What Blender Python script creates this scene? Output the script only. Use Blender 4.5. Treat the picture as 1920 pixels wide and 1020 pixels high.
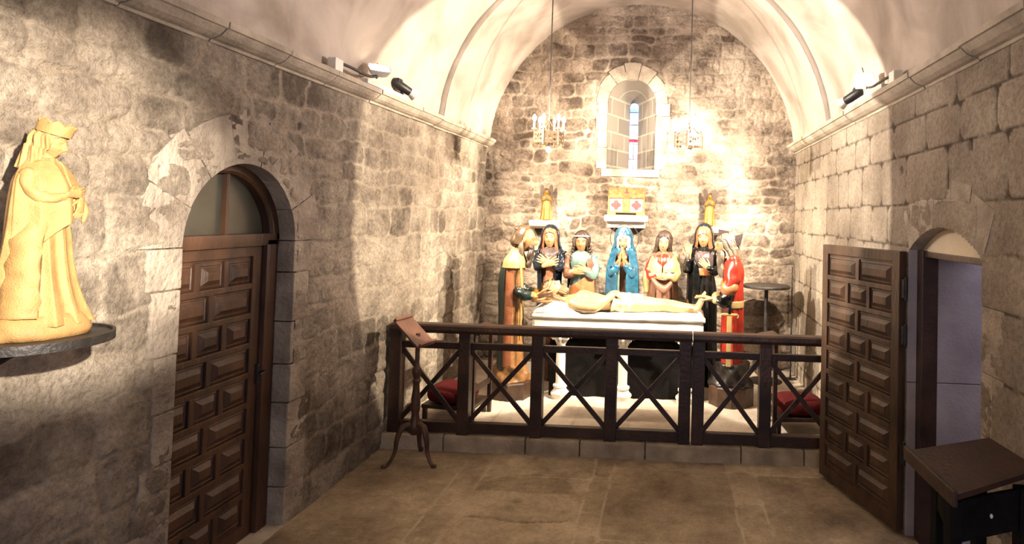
import bpy, math, random
import numpy as np
from mathutils import Matrix, Vector
PI = math.pi
for o in list(bpy.data.objects): bpy.data.objects.remove(o)
SC = bpy.context.scene
COL = SC.collection

# ------------------------------------------------------------------ camera
cam_data = bpy.data.cameras.new('camera')
cam = bpy.data.objects.new('camera', cam_data); COL.objects.link(cam)
cam_data.sensor_fit = 'HORIZONTAL'; cam_data.sensor_width = 36.0
F_PX, PX, PY = 1150.0, 1206.0, 374.0
cam_data.lens = F_PX / 1920 * 36
cam_data.shift_x = -(PX - 960) / 1920
cam_data.shift_y = (PY - 510) / 1920
_dy = np.array([52, 34, F_PX]); _dy = _dy / np.linalg.norm(_dy)
_dz = np.array([1075, -40900, F_PX]); _dz = _dz - _dz.dot(_dy) * _dy; _dz = _dz / np.linalg.norm(_dz)
_dx = np.cross(_dy, _dz)
if _dx[0] < 0: _dx = -_dx
_M = np.stack([_dx, _dy, _dz], 1)
_B = np.stack([_M.T @ np.array([1, 0, 0]), _M.T @ np.array([0, -1, 0]), _M.T @ np.array([0, 0, -1])], 1)
cam.matrix_world = Matrix.Translation((0, 0, 2.0)) @ Matrix(_B.tolist()).to_4x4()
cam_data.clip_start = 0.02
SC.camera = cam

# ------------------------------------------------------------------ world, exposure
w = bpy.data.worlds.new('world'); SC.world = w; w.use_nodes = True
w.node_tree.nodes['Background'].inputs[0].default_value = (0.5, 0.6, 0.8, 1)
w.node_tree.nodes['Background'].inputs[1].default_value = 0.02
vs = SC.view_settings
vs.view_transform = 'Standard'; vs.look = 'None'; vs.gamma = 1.0; vs.use_curve_mapping = False
vs.exposure = 1.08

# ------------------------------------------------------------------ lights
WARM = (1.0, 0.83, 0.62); WARM2 = (1.0, 0.87, 0.71)
def aim(o, loc, tgt):
    o.location = loc
    o.rotation_euler = (Vector(tgt) - Vector(loc)).to_track_quat('-Z', 'Y').to_euler()
def spot(name, loc, tgt, power, angle, blend, color, radius=0.03):
    d = bpy.data.lights.new(name, 'SPOT'); d.energy = power; d.spot_size = math.radians(angle); d.spot_blend = blend
    d.color = color; d.shadow_soft_size = radius
    o = bpy.data.objects.new(name, d); COL.objects.link(o); aim(o, loc, tgt); return o
def area(name, loc, tgt, power, sx, sy, color):
    d = bpy.data.lights.new(name, 'AREA'); d.shape = 'RECTANGLE'; d.size = sx; d.size_y = sy; d.energy = power; d.color = color
    o = bpy.data.objects.new(name, d); COL.objects.link(o); aim(o, loc, tgt); return o
def point(name, loc, power, color, radius=0.05):
    d = bpy.data.lights.new(name, 'POINT'); d.energy = power; d.color = color; d.shadow_soft_size = radius
    o = bpy.data.objects.new(name, d); COL.objects.link(o); o.location = loc; return o
# the black spotlights on the cornices, aimed at the carved group
spot('left_spotlight_beam', (-2.14, 5.36, 2.98), (-0.40, 7.4, 1.8), 520, 88, 0.55, WARM)
spot('right_spotlight_beam', (1.26, 5.42, 2.99), (-0.45, 7.4, 1.8), 680, 92, 0.55, WARM)
# the floodlights on arms: across to the opposite wall and up to the vault
spot('left_floodlight_beam', (-2.12, 4.62, 3.10), (1.55, 6.9, 2.25), 520, 70, 0.06, WARM2)
spot('right_floodlight_beam', (1.24, 4.72, 3.10), (-2.4, 7.0, 2.15), 480, 70, 0.06, WARM)
spot('left_uplight_beam', (-2.12, 4.75, 3.02), (0.9, 5.3, 4.3), 150, 125, 0.8, (1.0, 0.86, 0.81), 0.06)
spot('right_uplight_beam', (1.25, 4.85, 3.02), (-1.7, 5.3, 4.3), 180, 125, 0.8, (1.0, 0.86, 0.81), 0.06)
# the lamp that lights the crowned statue, on the right cornice behind the viewer
spot('statue_spotlight_beam', (1.30, -0.55, 2.75), (-2.25, 2.14, 2.05), 2300, 21, 0.8, WARM2, 0.03)
# added warm and blue fills behind the viewer, and daylight in the side passage
area('warm_fill', (-0.4, -2.0, 2.6), (-0.4, 3.0, 1.2), 21, 2.2, 1.6, (1.0, 0.82, 0.66))
area('daylight_fill', (0.9, -1.6, 1.2), (-2.4, 2.6, 0.2), 16, 1.2, 1.6, (0.40, 0.55, 1.0))
area('passage_daylight', (2.5, 2.9, 2.5), (2.75, 3.8, 1.0), 6.5, 0.6, 0.6, (0.88, 0.82, 1.0))

# ------------------------------------------------------------------ numpy noise
def vnoise(x, y, seed=0):
    rs = np.random.RandomState(seed); T = rs.rand(256, 256)
    xi = np.floor(x).astype(int); yi = np.floor(y).astype(int)
    fx = x - xi; fy = y - yi; fx = fx * fx * (3 - 2 * fx); fy = fy * fy * (3 - 2 * fy)
    a = T[xi % 256, yi % 256]; b = T[(xi + 1) % 256, yi % 256]; c = T[xi % 256, (yi + 1) % 256]; d = T[(xi + 1) % 256, (yi + 1) % 256]
    return (a * (1 - fx) + b * fx) * (1 - fy) + (c * (1 - fx) + d * fx) * fy
def fbm(x, y, s, octs=4, seed=0):
    r = 0; a = 1.0; t = 0
    for k in range(octs):
        r = r + a * vnoise(x * s * 2 ** k, y * s * 2 ** k, seed + k * 7); t += a; a *= 0.55
    return r / t - 0.5
def sstep(a, b, x):
    t = np.clip((x - a) / (b - a), 0, 1); return t * t * (3 - 2 * t)

# ------------------------------------------------------------------ mesh builder
class MB:
    def __init__(s): s.v = []; s.f = []
    def add(s, v, f):
        o = len(s.v); s.v.extend([tuple(map(float, p)) for p in v]); s.f.extend([tuple(i + o for i in q) for q in f]); return s
    def box(s, c, d, M=None, bev=0.0):
        x, y, z = [k / 2 for k in d]
        b = min(bev, x * .9, y * .9, z * .9)
        if b <= 0:
            v = [(i * x, j * y, k * z) for i in (-1, 1) for j in (-1, 1) for k in (-1, 1)]
            f = [(0, 1, 3, 2), (4, 6, 7, 5), (0, 4, 5, 1), (2, 3, 7, 6), (0, 2, 6, 4), (1, 5, 7, 3)]
        else:
            import bmesh
            bm = bmesh.new(); bmesh.ops.create_cube(bm, size=1.0)
            for q in bm.verts: q.co = Vector((q.co.x * 2 * x, q.co.y * 2 * y, q.co.z * 2 * z))
            bmesh.ops.bevel(bm, geom=bm.edges[:], offset=b, segments=2, affect='EDGES', profile=0.6)
            bm.verts.ensure_lookup_table()
            v = [tuple(q.co) for q in bm.verts]; f = [tuple(q.index for q in fc.verts) for fc in bm.faces]; bm.free()
        if M is not None: v = [tuple(M @ Vector(p)) for p in v]
        return s.add([(p[0] + c[0], p[1] + c[1], p[2] + c[2]) for p in v], f)
    def rings(s, R, closed=True, cap=True):
        n = len(R[0]); v = [p for r in R for p in r]; f = []
        for i in range(len(R) - 1):
            for j in range(n if closed else n - 1):
                k = (j + 1) % n; f.append((i * n + j, i * n + k, (i + 1) * n + k, (i + 1) * n + j))
        if cap and closed:
            f.append(tuple(range(n - 1, -1, -1))); f.append(tuple((len(R) - 1) * n + j for j in range(n)))
        return s.add(v, f)
    def tube(s, P, r, n=12, sub=4, flat=1.0, up=None):
        P = [Vector(p) for p in P]
        if not hasattr(r, '__len__'): r = [r] * len(P)
        if sub > 1 and len(P) > 2:
            Q = []; rr = []
            for i in range(len(P) - 1):
                a = P[max(i - 1, 0)]; b = P[i]; c = P[i + 1]; d = P[min(i + 2, len(P) - 1)]
                for k in range(sub):
                    t = k / sub
                    Q.append(0.5 * ((2 * b) + (c - a) * t + (2 * a - 5 * b + 4 * c - d) * t * t + (3 * b - a - 3 * c + d) * t ** 3)); rr.append(r[i] * (1 - t) + r[i + 1] * t)
            Q.append(P[-1]); rr.append(r[-1]); P, r = Q, list(rr)
        T = [(P[min(i + 1, len(P) - 1)] - P[max(i - 1, 0)]).normalized() for i in range(len(P))]
        u = Vector(up) if up else (Vector((0, 0, 1)) if abs(T[0].z) < .9 else Vector((1, 0, 0)))
        # round ends
        e0, e1 = r[0], r[-1]
        PP = [P[0] - T[0] * e0 * .75, P[0] - T[0] * e0 * .45] + P + [P[-1] + T[-1] * e1 * .45, P[-1] + T[-1] * e1 * .75]
        RR = [e0 * .35, e0 * .8] + list(r) + [e1 * .8, e1 * .35]; TT = [T[0]] * 2 + T + [T[-1]] * 2
        R = []
        for p, q, t in zip(PP, RR, TT):
            a = (u - t * u.dot(t)); a = a.normalized() if a.length > 1e-6 else Vector((0, 1, 0)); b = t.cross(a); u = a
            R.append([tuple(p + (a * math.cos(k * 2 * PI / n) * flat + b * math.sin(k * 2 * PI / n)) * q) for k in range(n)])
        return s.rings(R)
    def bar(s, a, b, wd, hd, up=(0, 0, 1), bev=0.004):
        a = Vector(a); b = Vector(b); t = (b - a); L = t.length; t.normalize(); u = Vector(up); u = (u - t * u.dot(t)).normalized(); q = u.cross(t)
        M = Matrix((t, q, u)).transposed()
        return s.box((a + b) / 2, (L, wd, hd), M, bev)
    def lathe(s, prof, c=(0, 0, 0), n=28, sq=None):
        R = []
        for r, z in prof:
            R.append([(c[0] + r * math.cos(k * 2 * PI / n), c[1] + r * math.sin(k * 2 * PI / n), c[2] + z) for k in range(n)])
        return s.rings(R)
    def ell(s, c, r, n=20, m=12, M=None):
        R = []
        for i in range(m + 1):
            t = PI * (0.02 + 0.96 * i / m)
            R.append([(r[0] * math.sin(t) * math.cos(k * 2 * PI / n), r[1] * math.sin(t) * math.sin(k * 2 * PI / n), -r[2] * math.cos(t)) for k in range(n)])
        if M is not None: R = [[tuple(M @ Vector(p)) for p in q] for q in R]
        return s.rings([[(p[0] + c[0], p[1] + c[1], p[2] + c[2]) for p in q] for q in R])
    def prism(s, poly, axis, a, b):
        def mk(p, t):
            return {'x': (t, p[0], p[1]), 'y': (p[0], t, p[1]), 'z': (p[0], p[1], t)}[axis]
        return s.rings([[mk(p, a) for p in poly], [mk(p, b) for p in poly]])
    def build(s, name, m, parent=None, smooth=False, remesh=0, relax=0, split=None):
        me = bpy.data.meshes.new(name); me.from_pydata(s.v, [], s.f); me.validate(); me.update()
        import bmesh
        bm = bmesh.new(); bm.from_mesh(me); bmesh.ops.recalc_face_normals(bm, faces=bm.faces); bm.to_mesh(me); bm.free()
        o = bpy.data.objects.new(name, me); COL.objects.link(o); me.materials.append(m)
        if smooth or remesh: me.polygons.foreach_set('use_smooth', [True] * len(me.polygons))
        if remesh:
            r = o.modifiers.new('union', 'REMESH'); r.mode = 'VOXEL'; r.voxel_size = remesh; r.use_smooth_shade = True
        if relax:
            r = o.modifiers.new('relax', 'SMOOTH'); r.factor = 0.5; r.iterations = relax
        if smooth and split:
            o.modifiers.new('edges', 'EDGE_SPLIT').split_angle = math.radians(split)
        if parent: o.parent = parent
        return o
def thing(name, label, cat, loc=(0, 0, 0), rz=0, group=None, scale=1):
    o = bpy.data.objects.new(name, None); COL.objects.link(o); o.location = loc; o.rotation_euler = (0, 0, rz); o.scale = (scale,) * 3
    o.empty_display_size = 0.1
    o['label'] = label; o['category'] = cat
    if group: o['group'] = group
    return o
def tag(o, label, cat, group=None):
    o['label'] = label; o['category'] = cat
    if group: o['group'] = group
    return o
def structure(o, label=None):
    o['kind'] = 'structure'
    if label: o['label'] = label
    return o

# ------------------------------------------------------------------ materials
def newmat(name):
    m = bpy.data.materials.new(name); m.use_nodes = True; nt = m.node_tree; b = nt.nodes['Principled BSDF']; return m, nt, b
def N(nt, t, **k):
    n = nt.nodes.new(t)
    for a, v in k.items(): setattr(n, a, v)
    return n
def mat(name, c, rough=0.5, var=0.12, vs_=9.0, bump=0.0, bs=60.0, spec=0.5, metal=0.0, c2=None, stretch=None):
    m, nt, b = newmat(name); L = nt.links
    tc = N(nt, 'ShaderNodeTexCoord'); src = tc.outputs['Object']
    if stretch:
        mp = N(nt, 'ShaderNodeMapping'); mp.inputs['Scale'].default_value = stretch; L.new(src, mp.inputs[0]); src = mp.outputs[0]
    no = N(nt, 'ShaderNodeTexNoise'); no.inputs['Scale'].default_value = vs_; no.inputs['Detail'].default_value = 6; L.new(src, no.inputs['Vector'])
    cr = N(nt, 'ShaderNodeValToRGB')
    d = c2 if c2 else tuple(k * (1 - 2 * var) for k in c)
    h = c if c2 else tuple(min(1, k * (1 + var)) for k in c)
    cr.color_ramp.elements[0].position = 0.32; cr.color_ramp.elements[1].position = 0.68
    cr.color_ramp.elements[0].color = (*d, 1); cr.color_ramp.elements[1].color = (*h, 1)
    L.new(no.outputs['Fac'], cr.inputs[0]); L.new(cr.outputs[0], b.inputs['Base Color'])
    b.inputs['Roughness'].default_value = rough; b.inputs['Specular IOR Level'].default_value = spec; b.inputs['Metallic'].default_value = metal
    if bump:
        n2 = N(nt, 'ShaderNodeTexNoise'); n2.inputs['Scale'].default_value = bs; n2.inputs['Detail'].default_value = 8; L.new(src, n2.inputs['Vector'])
        bp = N(nt, 'ShaderNodeBump'); bp.inputs['Strength'].default_value = bump; bp.inputs['Distance'].default_value = 0.02
        L.new(n2.outputs['Fac'], bp.inputs['Height']); L.new(bp.outputs[0], b.inputs['Normal'])
    return m
def emis(name, c, s):
    m, nt, b = newmat(name); b.inputs['Base Color'].default_value = (*c, 1)
    b.inputs['Emission Color'].default_value = (*c, 1); b.inputs['Emission Strength'].default_value = s; return m
def stone_mat(name, lo, hi, mortar, bump=0.5, pit=90.0, fine=0.8):
    """reads the 'tint' attribute of the masonry grids: R stone shade, G mortar, B broad staining"""
    m, nt, b = newmat(name); L = nt.links
    at = N(nt, 'ShaderNodeAttribute', attribute_name='tint'); sp = N(nt, 'ShaderNodeSeparateColor'); L.new(at.outputs['Color'], sp.inputs[0])
    tc = N(nt, 'ShaderNodeTexCoord')
    no = N(nt, 'ShaderNodeTexNoise'); no.inputs['Scale'].default_value = 14; no.inputs['Detail'].default_value = 9; no.inputs['Roughness'].default_value = 0.65; L.new(tc.outputs['Object'], no.inputs['Vector'])
    ad = N(nt, 'ShaderNodeMath', operation='MULTIPLY_ADD'); ad.inputs[1].default_value = 1.3; L.new(no.outputs['Fac'], ad.inputs[0])
    ad2 = N(nt, 'ShaderNodeMath', operation='SUBTRACT'); ad2.inputs[1].default_value = 0.65; L.new(sp.outputs[0], ad2.inputs[0]); L.new(ad2.outputs[0], ad.inputs[2])
    mx = N(nt, 'ShaderNodeMix', data_type='RGBA'); mx.inputs['A'].default_value = (*lo, 1); mx.inputs['B'].default_value = (*hi, 1); L.new(ad.outputs[0], mx.inputs['Factor'])
    m2 = N(nt, 'ShaderNodeMix', data_type='RGBA'); m2.inputs['B'].default_value = (*mortar, 1); L.new(mx.outputs['Result'], m2.inputs['A']); L.new(sp.outputs[1], m2.inputs['Factor'])
    m3 = N(nt, 'ShaderNodeMix', data_type='RGBA', blend_type='MULTIPLY'); m3.inputs['Factor'].default_value = 1; L.new(m2.outputs['Result'], m3.inputs['A'])
    cr = N(nt, 'ShaderNodeValToRGB'); cr.color_ramp.elements[0].color = (0.50, 0.46, 0.44, 1); cr.color_ramp.elements[1].color = (1.0, 1.0, 1.0, 1)
    L.new(sp.outputs[2], cr.inputs[0]); L.new(cr.outputs[0], m3.inputs['B'])
    nf = N(nt, 'ShaderNodeTexNoise'); nf.inputs['Scale'].default_value = 45; nf.inputs['Detail'].default_value = 10; nf.inputs['Roughness'].default_value = 0.8; L.new(tc.outputs['Object'], nf.inputs['Vector'])
    cf = N(nt, 'ShaderNodeValToRGB'); cf.color_ramp.elements[0].position = .36; cf.color_ramp.elements[1].position = .56; cf.color_ramp.elements[0].color = (.50, .47, .45, 1); cf.color_ramp.elements[1].color = (1.08, 1.06, 1.03, 1)
    m4 = N(nt, 'ShaderNodeMix', data_type='RGBA', blend_type='MULTIPLY'); m4.inputs['Factor'].default_value = fine; L.new(m3.outputs['Result'], m4.inputs['A']); L.new(nf.outputs['Fac'], cf.inputs[0]); L.new(cf.outputs[0], m4.inputs['B']); L.new(m4.outputs['Result'], b.inputs['Base Color'])
    b.inputs['Roughness'].default_value = 0.92; b.inputs['Specular IOR Level'].default_value = 0.2
    n2 = N(nt, 'ShaderNodeTexNoise'); n2.inputs['Scale'].default_value = pit; n2.inputs['Detail'].default_value = 8; n2.inputs['Roughness'].default_value = 0.7; L.new(tc.outputs['Object'], n2.inputs['Vector'])
    n3 = N(nt, 'ShaderNodeTexNoise'); n3.inputs['Scale'].default_value = 22; n3.inputs['Detail'].default_value = 6; L.new(tc.outputs['Object'], n3.inputs['Vector'])
    mm = N(nt, 'ShaderNodeMath', operation='MULTIPLY_ADD'); mm.inputs[1].default_value = 2.2; L.new(n3.outputs['Fac'], mm.inputs[0]); L.new(n2.outputs['Fac'], mm.inputs[2])
    bp = N(nt, 'ShaderNodeBump'); bp.inputs['Strength'].default_value = bump; bp.inputs['Distance'].default_value = 0.012
    L.new(mm.outputs[0], bp.inputs['Height']); L.new(bp.outputs[0], b.inputs['Normal'])
    return m
M = {}
M['rubble'] = stone_mat('rubble_stone', (0.15, 0.125, 0.10), (0.53, 0.465, 0.38), (0.46, 0.40, 0.32), 1.0)
M['rubble_back'] = stone_mat('rubble_stone_pale', (0.13, 0.10, 0.08), (0.56, 0.475, 0.39), (0.54, 0.46, 0.37), 1.0)
M['ashlar'] = stone_mat('ashlar_stone', (0.30, 0.26, 0.21), (0.44, 0.385, 0.31), (0.10, 0.08, 0.06), 0.55, 130)
M['floor'] = stone_mat('floor_stone', (0.26, 0.205, 0.135), (0.56, 0.465, 0.32), (0.56, 0.48, 0.35), 0.35, fine=.45)
M['platform'] = stone_mat('platform_stone', (0.52, 0.45, 0.37), (0.74, 0.67, 0.57), (0.46, 0.40, 0.33), 0.3, fine=.3)
M['trim'] = mat('cornice_stone', (0.46, 0.40, 0.32), 0.9, 0.16, 5, 0.4, 50, 0.2)
M['arch_stone'] = mat('arch_stone', (0.40, 0.345, 0.28), 0.92, 0.22, 4.5, 0.9, 35, 0.2, c2=(0.19, 0.155, 0.125))
M['ashlar_trim'] = mat('ashlar_trim', (0.37, 0.32, 0.255), 0.92, 0.15, 9, 0.6, 60, 0.2)
M['white_stone'] = mat('white_marble', (0.80, 0.76, 0.68), 0.45, 0.04, 12, 0.1, 80)
M['sheet'] = mat('white_sheet', (0.86, 0.84, 0.78), 0.7, 0.03, 12, 0.1, 80, 0.3)
M['iron'] = mat('black_iron', (0.022, 0.018, 0.016), 0.5, 0.3, 20, 0.2, 80)
M['rail_wood'] = mat('rail_wood', (0.042, 0.020, 0.013), 0.42, 0.35, 4, 0.25, 40, 0.5, stretch=(1, 1, 1))
M['door_wood'] = mat('door_wood', (0.070, 0.031, 0.015), 0.5, 0.28, 7, 0.3, 40, 0.5, stretch=(1, 1, .3))
M['door_wood2'] = mat('dark_door_wood', (0.075, 0.040, 0.022), 0.45, 0.30, 7, 0.3, 40, 0.5, stretch=(1, 1, .3))
M['desk_wood'] = mat('desk_wood', (0.050, 0.022, 0.015), 0.5, 0.25, 6, 0.2, 40)
M['stand_wood'] = mat('stand_wood', (0.075, 0.034, 0.020), 0.45, 0.25, 8, 0.2, 40)
M['book_wood'] = mat('bookrest_wood', (0.17, 0.075, 0.05), 0.5, 0.15, 8, 0.2, 40)
M['velvet'] = mat('red_velvet', (0.10, 0.007, 0.009), 0.8, 0.2, 14, 0.3, 90, 0.2)
M['matt_black'] = mat('matt_black', (0.010, 0.009, 0.009), 0.9, 0.2, 9, 0.2, 60, 0.1)
M['plaster'] = mat('cream_plaster', (0.72, 0.62, 0.46), 0.9, 0.06, 4, 0.2, 40, 0.2)
M['passage'] = mat('passage_stone', (0.40, 0.36, 0.38), 0.95, 0.12, 4, 0.25, 60, 0.1)
M['glass_dark'] = mat('dusty_fanlight_glass', (0.045, 0.043, 0.033), 0.25, 0.15, 5, 0, 40, 0.6)
M['lamp_black'] = mat('lamp_black', (0.015, 0.014, 0.014), 0.45, 0.1, 20)
M['lamp_white'] = mat('lamp_white_metal', (0.75, 0.73, 0.68), 0.4, 0.04, 20)
M['lens'] = emis('lit_lamp_lens', (1.0, 0.86, 0.62), 14)
M['lens_warm'] = emis('lit_flood_lens', (1.0, 0.78, 0.45), 22)
M['bulb'] = emis('lit_bulb', (1.0, 0.80, 0.66), 40)
M['bulb_yellow'] = emis('lit_yellow_bulb', (1.0, 0.86, 0.55), 26)
M['brass'] = mat('aged_brass', (0.06, 0.036, 0.016), 0.55, 0.2, 30, 0.1, 80, 0.5, 0.3)
M['candle'] = mat('candle_sleeve', (0.34, 0.29, 0.22), 0.5, 0.03, 10)
M['gold'] = mat('gilded_wood', (0.30, 0.14, 0.022), 0.42, 0.25, 25, 0.2, 80, 0.6, 0.35)
M['wing'] = mat('dark_wing', (0.055, 0.03, 0.015), 0.5, 0.3, 30, 0.2, 80)
M['cream'] = mat('cream_terracotta', (0.31, 0.18, 0.066), 0.62, 0.10, 8, 0.25, 70, 0.35)
def paint(n, c, r=0.35, v=0.12, c2=None):
    c = tuple(k ** 1.15 * .44 for k in c) if n != 'white' else c
    M[n] = mat('painted_' + n, c, r, v, 16, 0.12, 60, 0.55, c2=c2)
paint('skin', (0.70, 0.40, 0.19), .45, .08); paint('skin_pale', (0.76, 0.53, 0.28), .45, .08)
paint('navy', (0.030, 0.045, 0.075), .22, .25); paint('salmon', (0.66, 0.27, 0.13), .45); paint('rose_brown', (0.38, 0.19, 0.12), .45, .15)
paint('purple_grey', (0.22, 0.16, 0.16), .4, .2); paint('teal', (0.33, 0.50, 0.46), .4, .12); paint('brown', (0.30, 0.15, 0.09), .35, .2)
paint('hair', (0.11, 0.065, 0.045), .5, .25); paint('grey_hair', (0.30, 0.235, 0.17), .5, .25); paint('blue', (0.045, 0.22, 0.36), .25, .2)
paint('white', (0.78, 0.76, 0.70), .4, .05); paint('red', (0.62, 0.055, 0.025), .33, .15); paint('yellow', (0.80, 0.60, 0.27), .5, .08)
paint('black', (0.014, 0.017, 0.018), .18, .25); paint('green_dark', (0.030, 0.060, 0.055), .35, .2); paint('ochre', (0.58, 0.31, 0.12), .45, .2)
paint('tan_hair', (0.42, 0.27, 0.13), .5, .2); paint('cap', (0.19, 0.125, 0.075), .3, .25); paint('maroon', (0.06, 0.022, 0.022), .5, .2); paint('loin', (0.92, 0.74, 0.42), .5, .06)
paint('eye', (0.05, 0.03, 0.02), .3, .05); paint('lip', (0.50, 0.13, 0.09), .4, .05); paint('plinth', (0.16, 0.085, 0.045), .5, .25); paint('mint', (0.45, 0.62, 0.52), .4, .1)
paint('rock', (0.055, 0.040, 0.032), .4, .3); paint('orange', (0.74, 0.30, 0.12), .45, .1)

# ------------------------------------------------------------------ masonry grids
WL, WR, YB = -2.38, 1.55, 7.75     # left wall, right wall, back wall
XC = (WL + WR) / 2; VZ = 2.77; VR = 1.945
def layout(u0, u1, v0, v1, ch, sw, seed, fixed=None):
    """irregular coursed masonry: rows = [(vlo, vhi, [u cuts])]"""
    r = random.Random(seed); rows = []; v = v0
    while v < v1:
        h = r.uniform(*ch); vt = v + h
        if v1 - vt < ch[0] * .6: vt = v1
        cuts = [u0 - r.uniform(0, sw[1])]
        while cuts[-1] < u1: cuts.append(cuts[-1] + r.uniform(*sw) * (0.8 + h / ch[1] * .4))
        rows.append((v, vt, cuts)); v = vt
    return rows
def masonry(name, u0, u1, v0, v1, res, to3d, rows, m, seed, joint=0.03, recess=0.02, bulge=0.012, warp=0.03, rough=0.012, stone_off=0.012, hole=None, smear=0.5, stain=1.0, light_mortar=1.0, extra=None, holes_dark=()):
    nu = int((u1 - u0) / res) + 1; nv = int((v1 - v0) / res) + 1
    U, V = np.meshgrid(np.linspace(u0, u1, nu), np.linspace(v0, v1, nv), indexing='ij')
    u = U + warp * 2 * fbm(U, V, 3.1, 3, seed); v = V + warp * 2 * fbm(U + 31, V + 17, 2.7, 3, seed + 3)
    u = u + warp * .45 * fbm(U, V, 11, 3, seed + 71); v = v + warp * .45 * fbm(U + 5, V + 9, 11, 3, seed + 72)
    dist = np.zeros_like(u); sid = np.zeros_like(u)
    rs = np.random.RandomState(seed)
    R1 = rs.rand(200, 200)
    vb = np.array([r[0] for r in rows] + [rows[-1][1]]); ri = np.clip(np.searchsorted(vb, v, 'right') - 1, 0, len(rows) - 1)
    for i, (a, b, cuts) in enumerate(rows):
        k = ri == i
        if not k.any(): continue
        c = np.array(cuts); ci = np.clip(np.searchsorted(c, u[k], 'right') - 1, 0, len(c) - 2)
        du = np.minimum(u[k] - c[ci], c[ci + 1] - u[k]); dv = np.minimum(v[k] - a, b - v[k])
        # rounded corner distance
        du2 = np.clip(du, 0, .06); dv2 = np.clip(dv, 0, .06)
        d = .06 - np.sqrt((.06 - du2) ** 2 + (.06 - dv2) ** 2); d = np.clip(d, 0, .06)
        dist[k] = d; sid[k] = R1[i % 200, ci % 200]
    t = sstep(0.0, joint, dist + 0.012 * fbm(U, V, 18, 3, seed + 9))
    sm = np.clip(0.5 + smear * 3.0 * fbm(U, V, 0.9, 3, seed + 20), 0, 1)         # where the pointing is flush
    dep = recess * (1 - 0.75 * sm)
    h = (t - 1) * dep + bulge * sstep(0, .06, dist) * (1 - .5 * sm) + (sid - .5) * 2 * stone_off * t * (1 - .5 * sm)
    chip = np.abs(fbm(U, V, 9, 4, seed + 81)) ; rid = np.abs(fbm(U * 1.0, V * 1.6, 4.5, 4, seed + 83))
    h = h + rough * 2 * (fbm(U, V, 7, 5, seed + 30)) + rough * 1.2 * fbm(U, V, 1.1, 2, seed + 40) + rough * 9 * np.minimum(rid, .10) + rough * 9 * np.minimum(chip, .06)
    cav = 1 - sstep(.0, .035, rid) 
    for (hu, hv, hr) in holes_dark:
        h = h - 0.10 * (1 - sstep(hr * .55, hr, np.sqrt((U - hu) ** 2 + ((V - hv) / 1.4) ** 2)))
    shade = np.clip(sid * 0.55 + 0.25 + 1.5 * fbm(U, V, 3.3, 5, seed + 50) - .25 * cav * (rough > .01) - .5 * (1 - t) * (1 - sm) * (rough > .01), 0, 1)
    mort = (1 - t) * light_mortar * (1 if rough < .01 else np.clip(sm * 1.3, .1, 1))
    st = np.clip(1 - stain * (0.5 - 3.2 * fbm(U, V, 1.3, 4, seed + 60)) * .8, 0, 1)
    if extra is not None: h, shade, mort, st = extra(U, V, h, shade, mort, st)
    h = h - (np.percentile(h, 80) + .001) if rough > .0065 else h
    X, Y, Z = to3d(U, V, h)
    co = np.stack([X, Y, Z], -1).reshape(-1, 3).astype(np.float32)
    I = np.arange(nu * nv).reshape(nu, nv)
    q = np.stack([I[:-1, :-1], I[1:, :-1], I[1:, 1:], I[:-1, 1:]], -1)
    if hole is not None:
        cu = (U[:-1, :-1] + U[1:, 1:]) / 2; cv = (V[:-1, :-1] + V[1:, 1:]) / 2
        q = q[~hole(cu, cv)]
    q = q.reshape(-1, 4)
    me = bpy.data.meshes.new(name); me.vertices.add(len(co)); me.vertices.foreach_set('co', co.ravel())
    me.loops.add(q.size); me.loops.foreach_set('vertex_index', q.ravel().astype(np.int32))
    me.polygons.add(len(q)); me.polygons.foreach_set('loop_start', np.arange(0, q.size, 4, dtype=np.int32)); me.polygons.foreach_set('use_smooth', np.ones(len(q), bool))
    me.update(calc_edges=True)
    at = me.color_attributes.new('tint', 'FLOAT_COLOR', 'POINT')
    at.data.foreach_set('color', np.stack([shade, mort, st, np.ones_like(st)], -1).reshape(-1).astype(np.float32))
    me.materials.append(m); me.validate()
    o = bpy.data.objects.new(name, me); COL.objects.link(o); o['kind'] = 'structure'
    return o

# left wall with arched doorway
D1 = (2.90, 3.80, 1.79)   # y0, y1, springing
def hole_left(y, z):
    yc = (D1[0] + D1[1]) / 2; r = (D1[1] - D1[0]) / 2 + .03
    return ((np.abs(y - yc) < r) & (z < D1[2])) | ((y - yc) ** 2 + (z - D1[2]) ** 2 < r * r)
masonry('wall_left', 0.9, YB + .02, 0, 2.87, 0.0135, lambda U, V, h: (WL + h, U, V), layout(.9, YB + .1, 0, 2.9, (.13, .27), (.13, .40), 11), M['rubble'], 11,
        joint=.018, recess=.017, bulge=.000, warp=.055, rough=.0095, stone_off=.007, hole=hole_left, smear=.95, holes_dark=((3.93, 2.17, .028), (3.80, 2.52, .02), (2.83, 2.33, .02), (3.3, 2.52, .015)))
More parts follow.
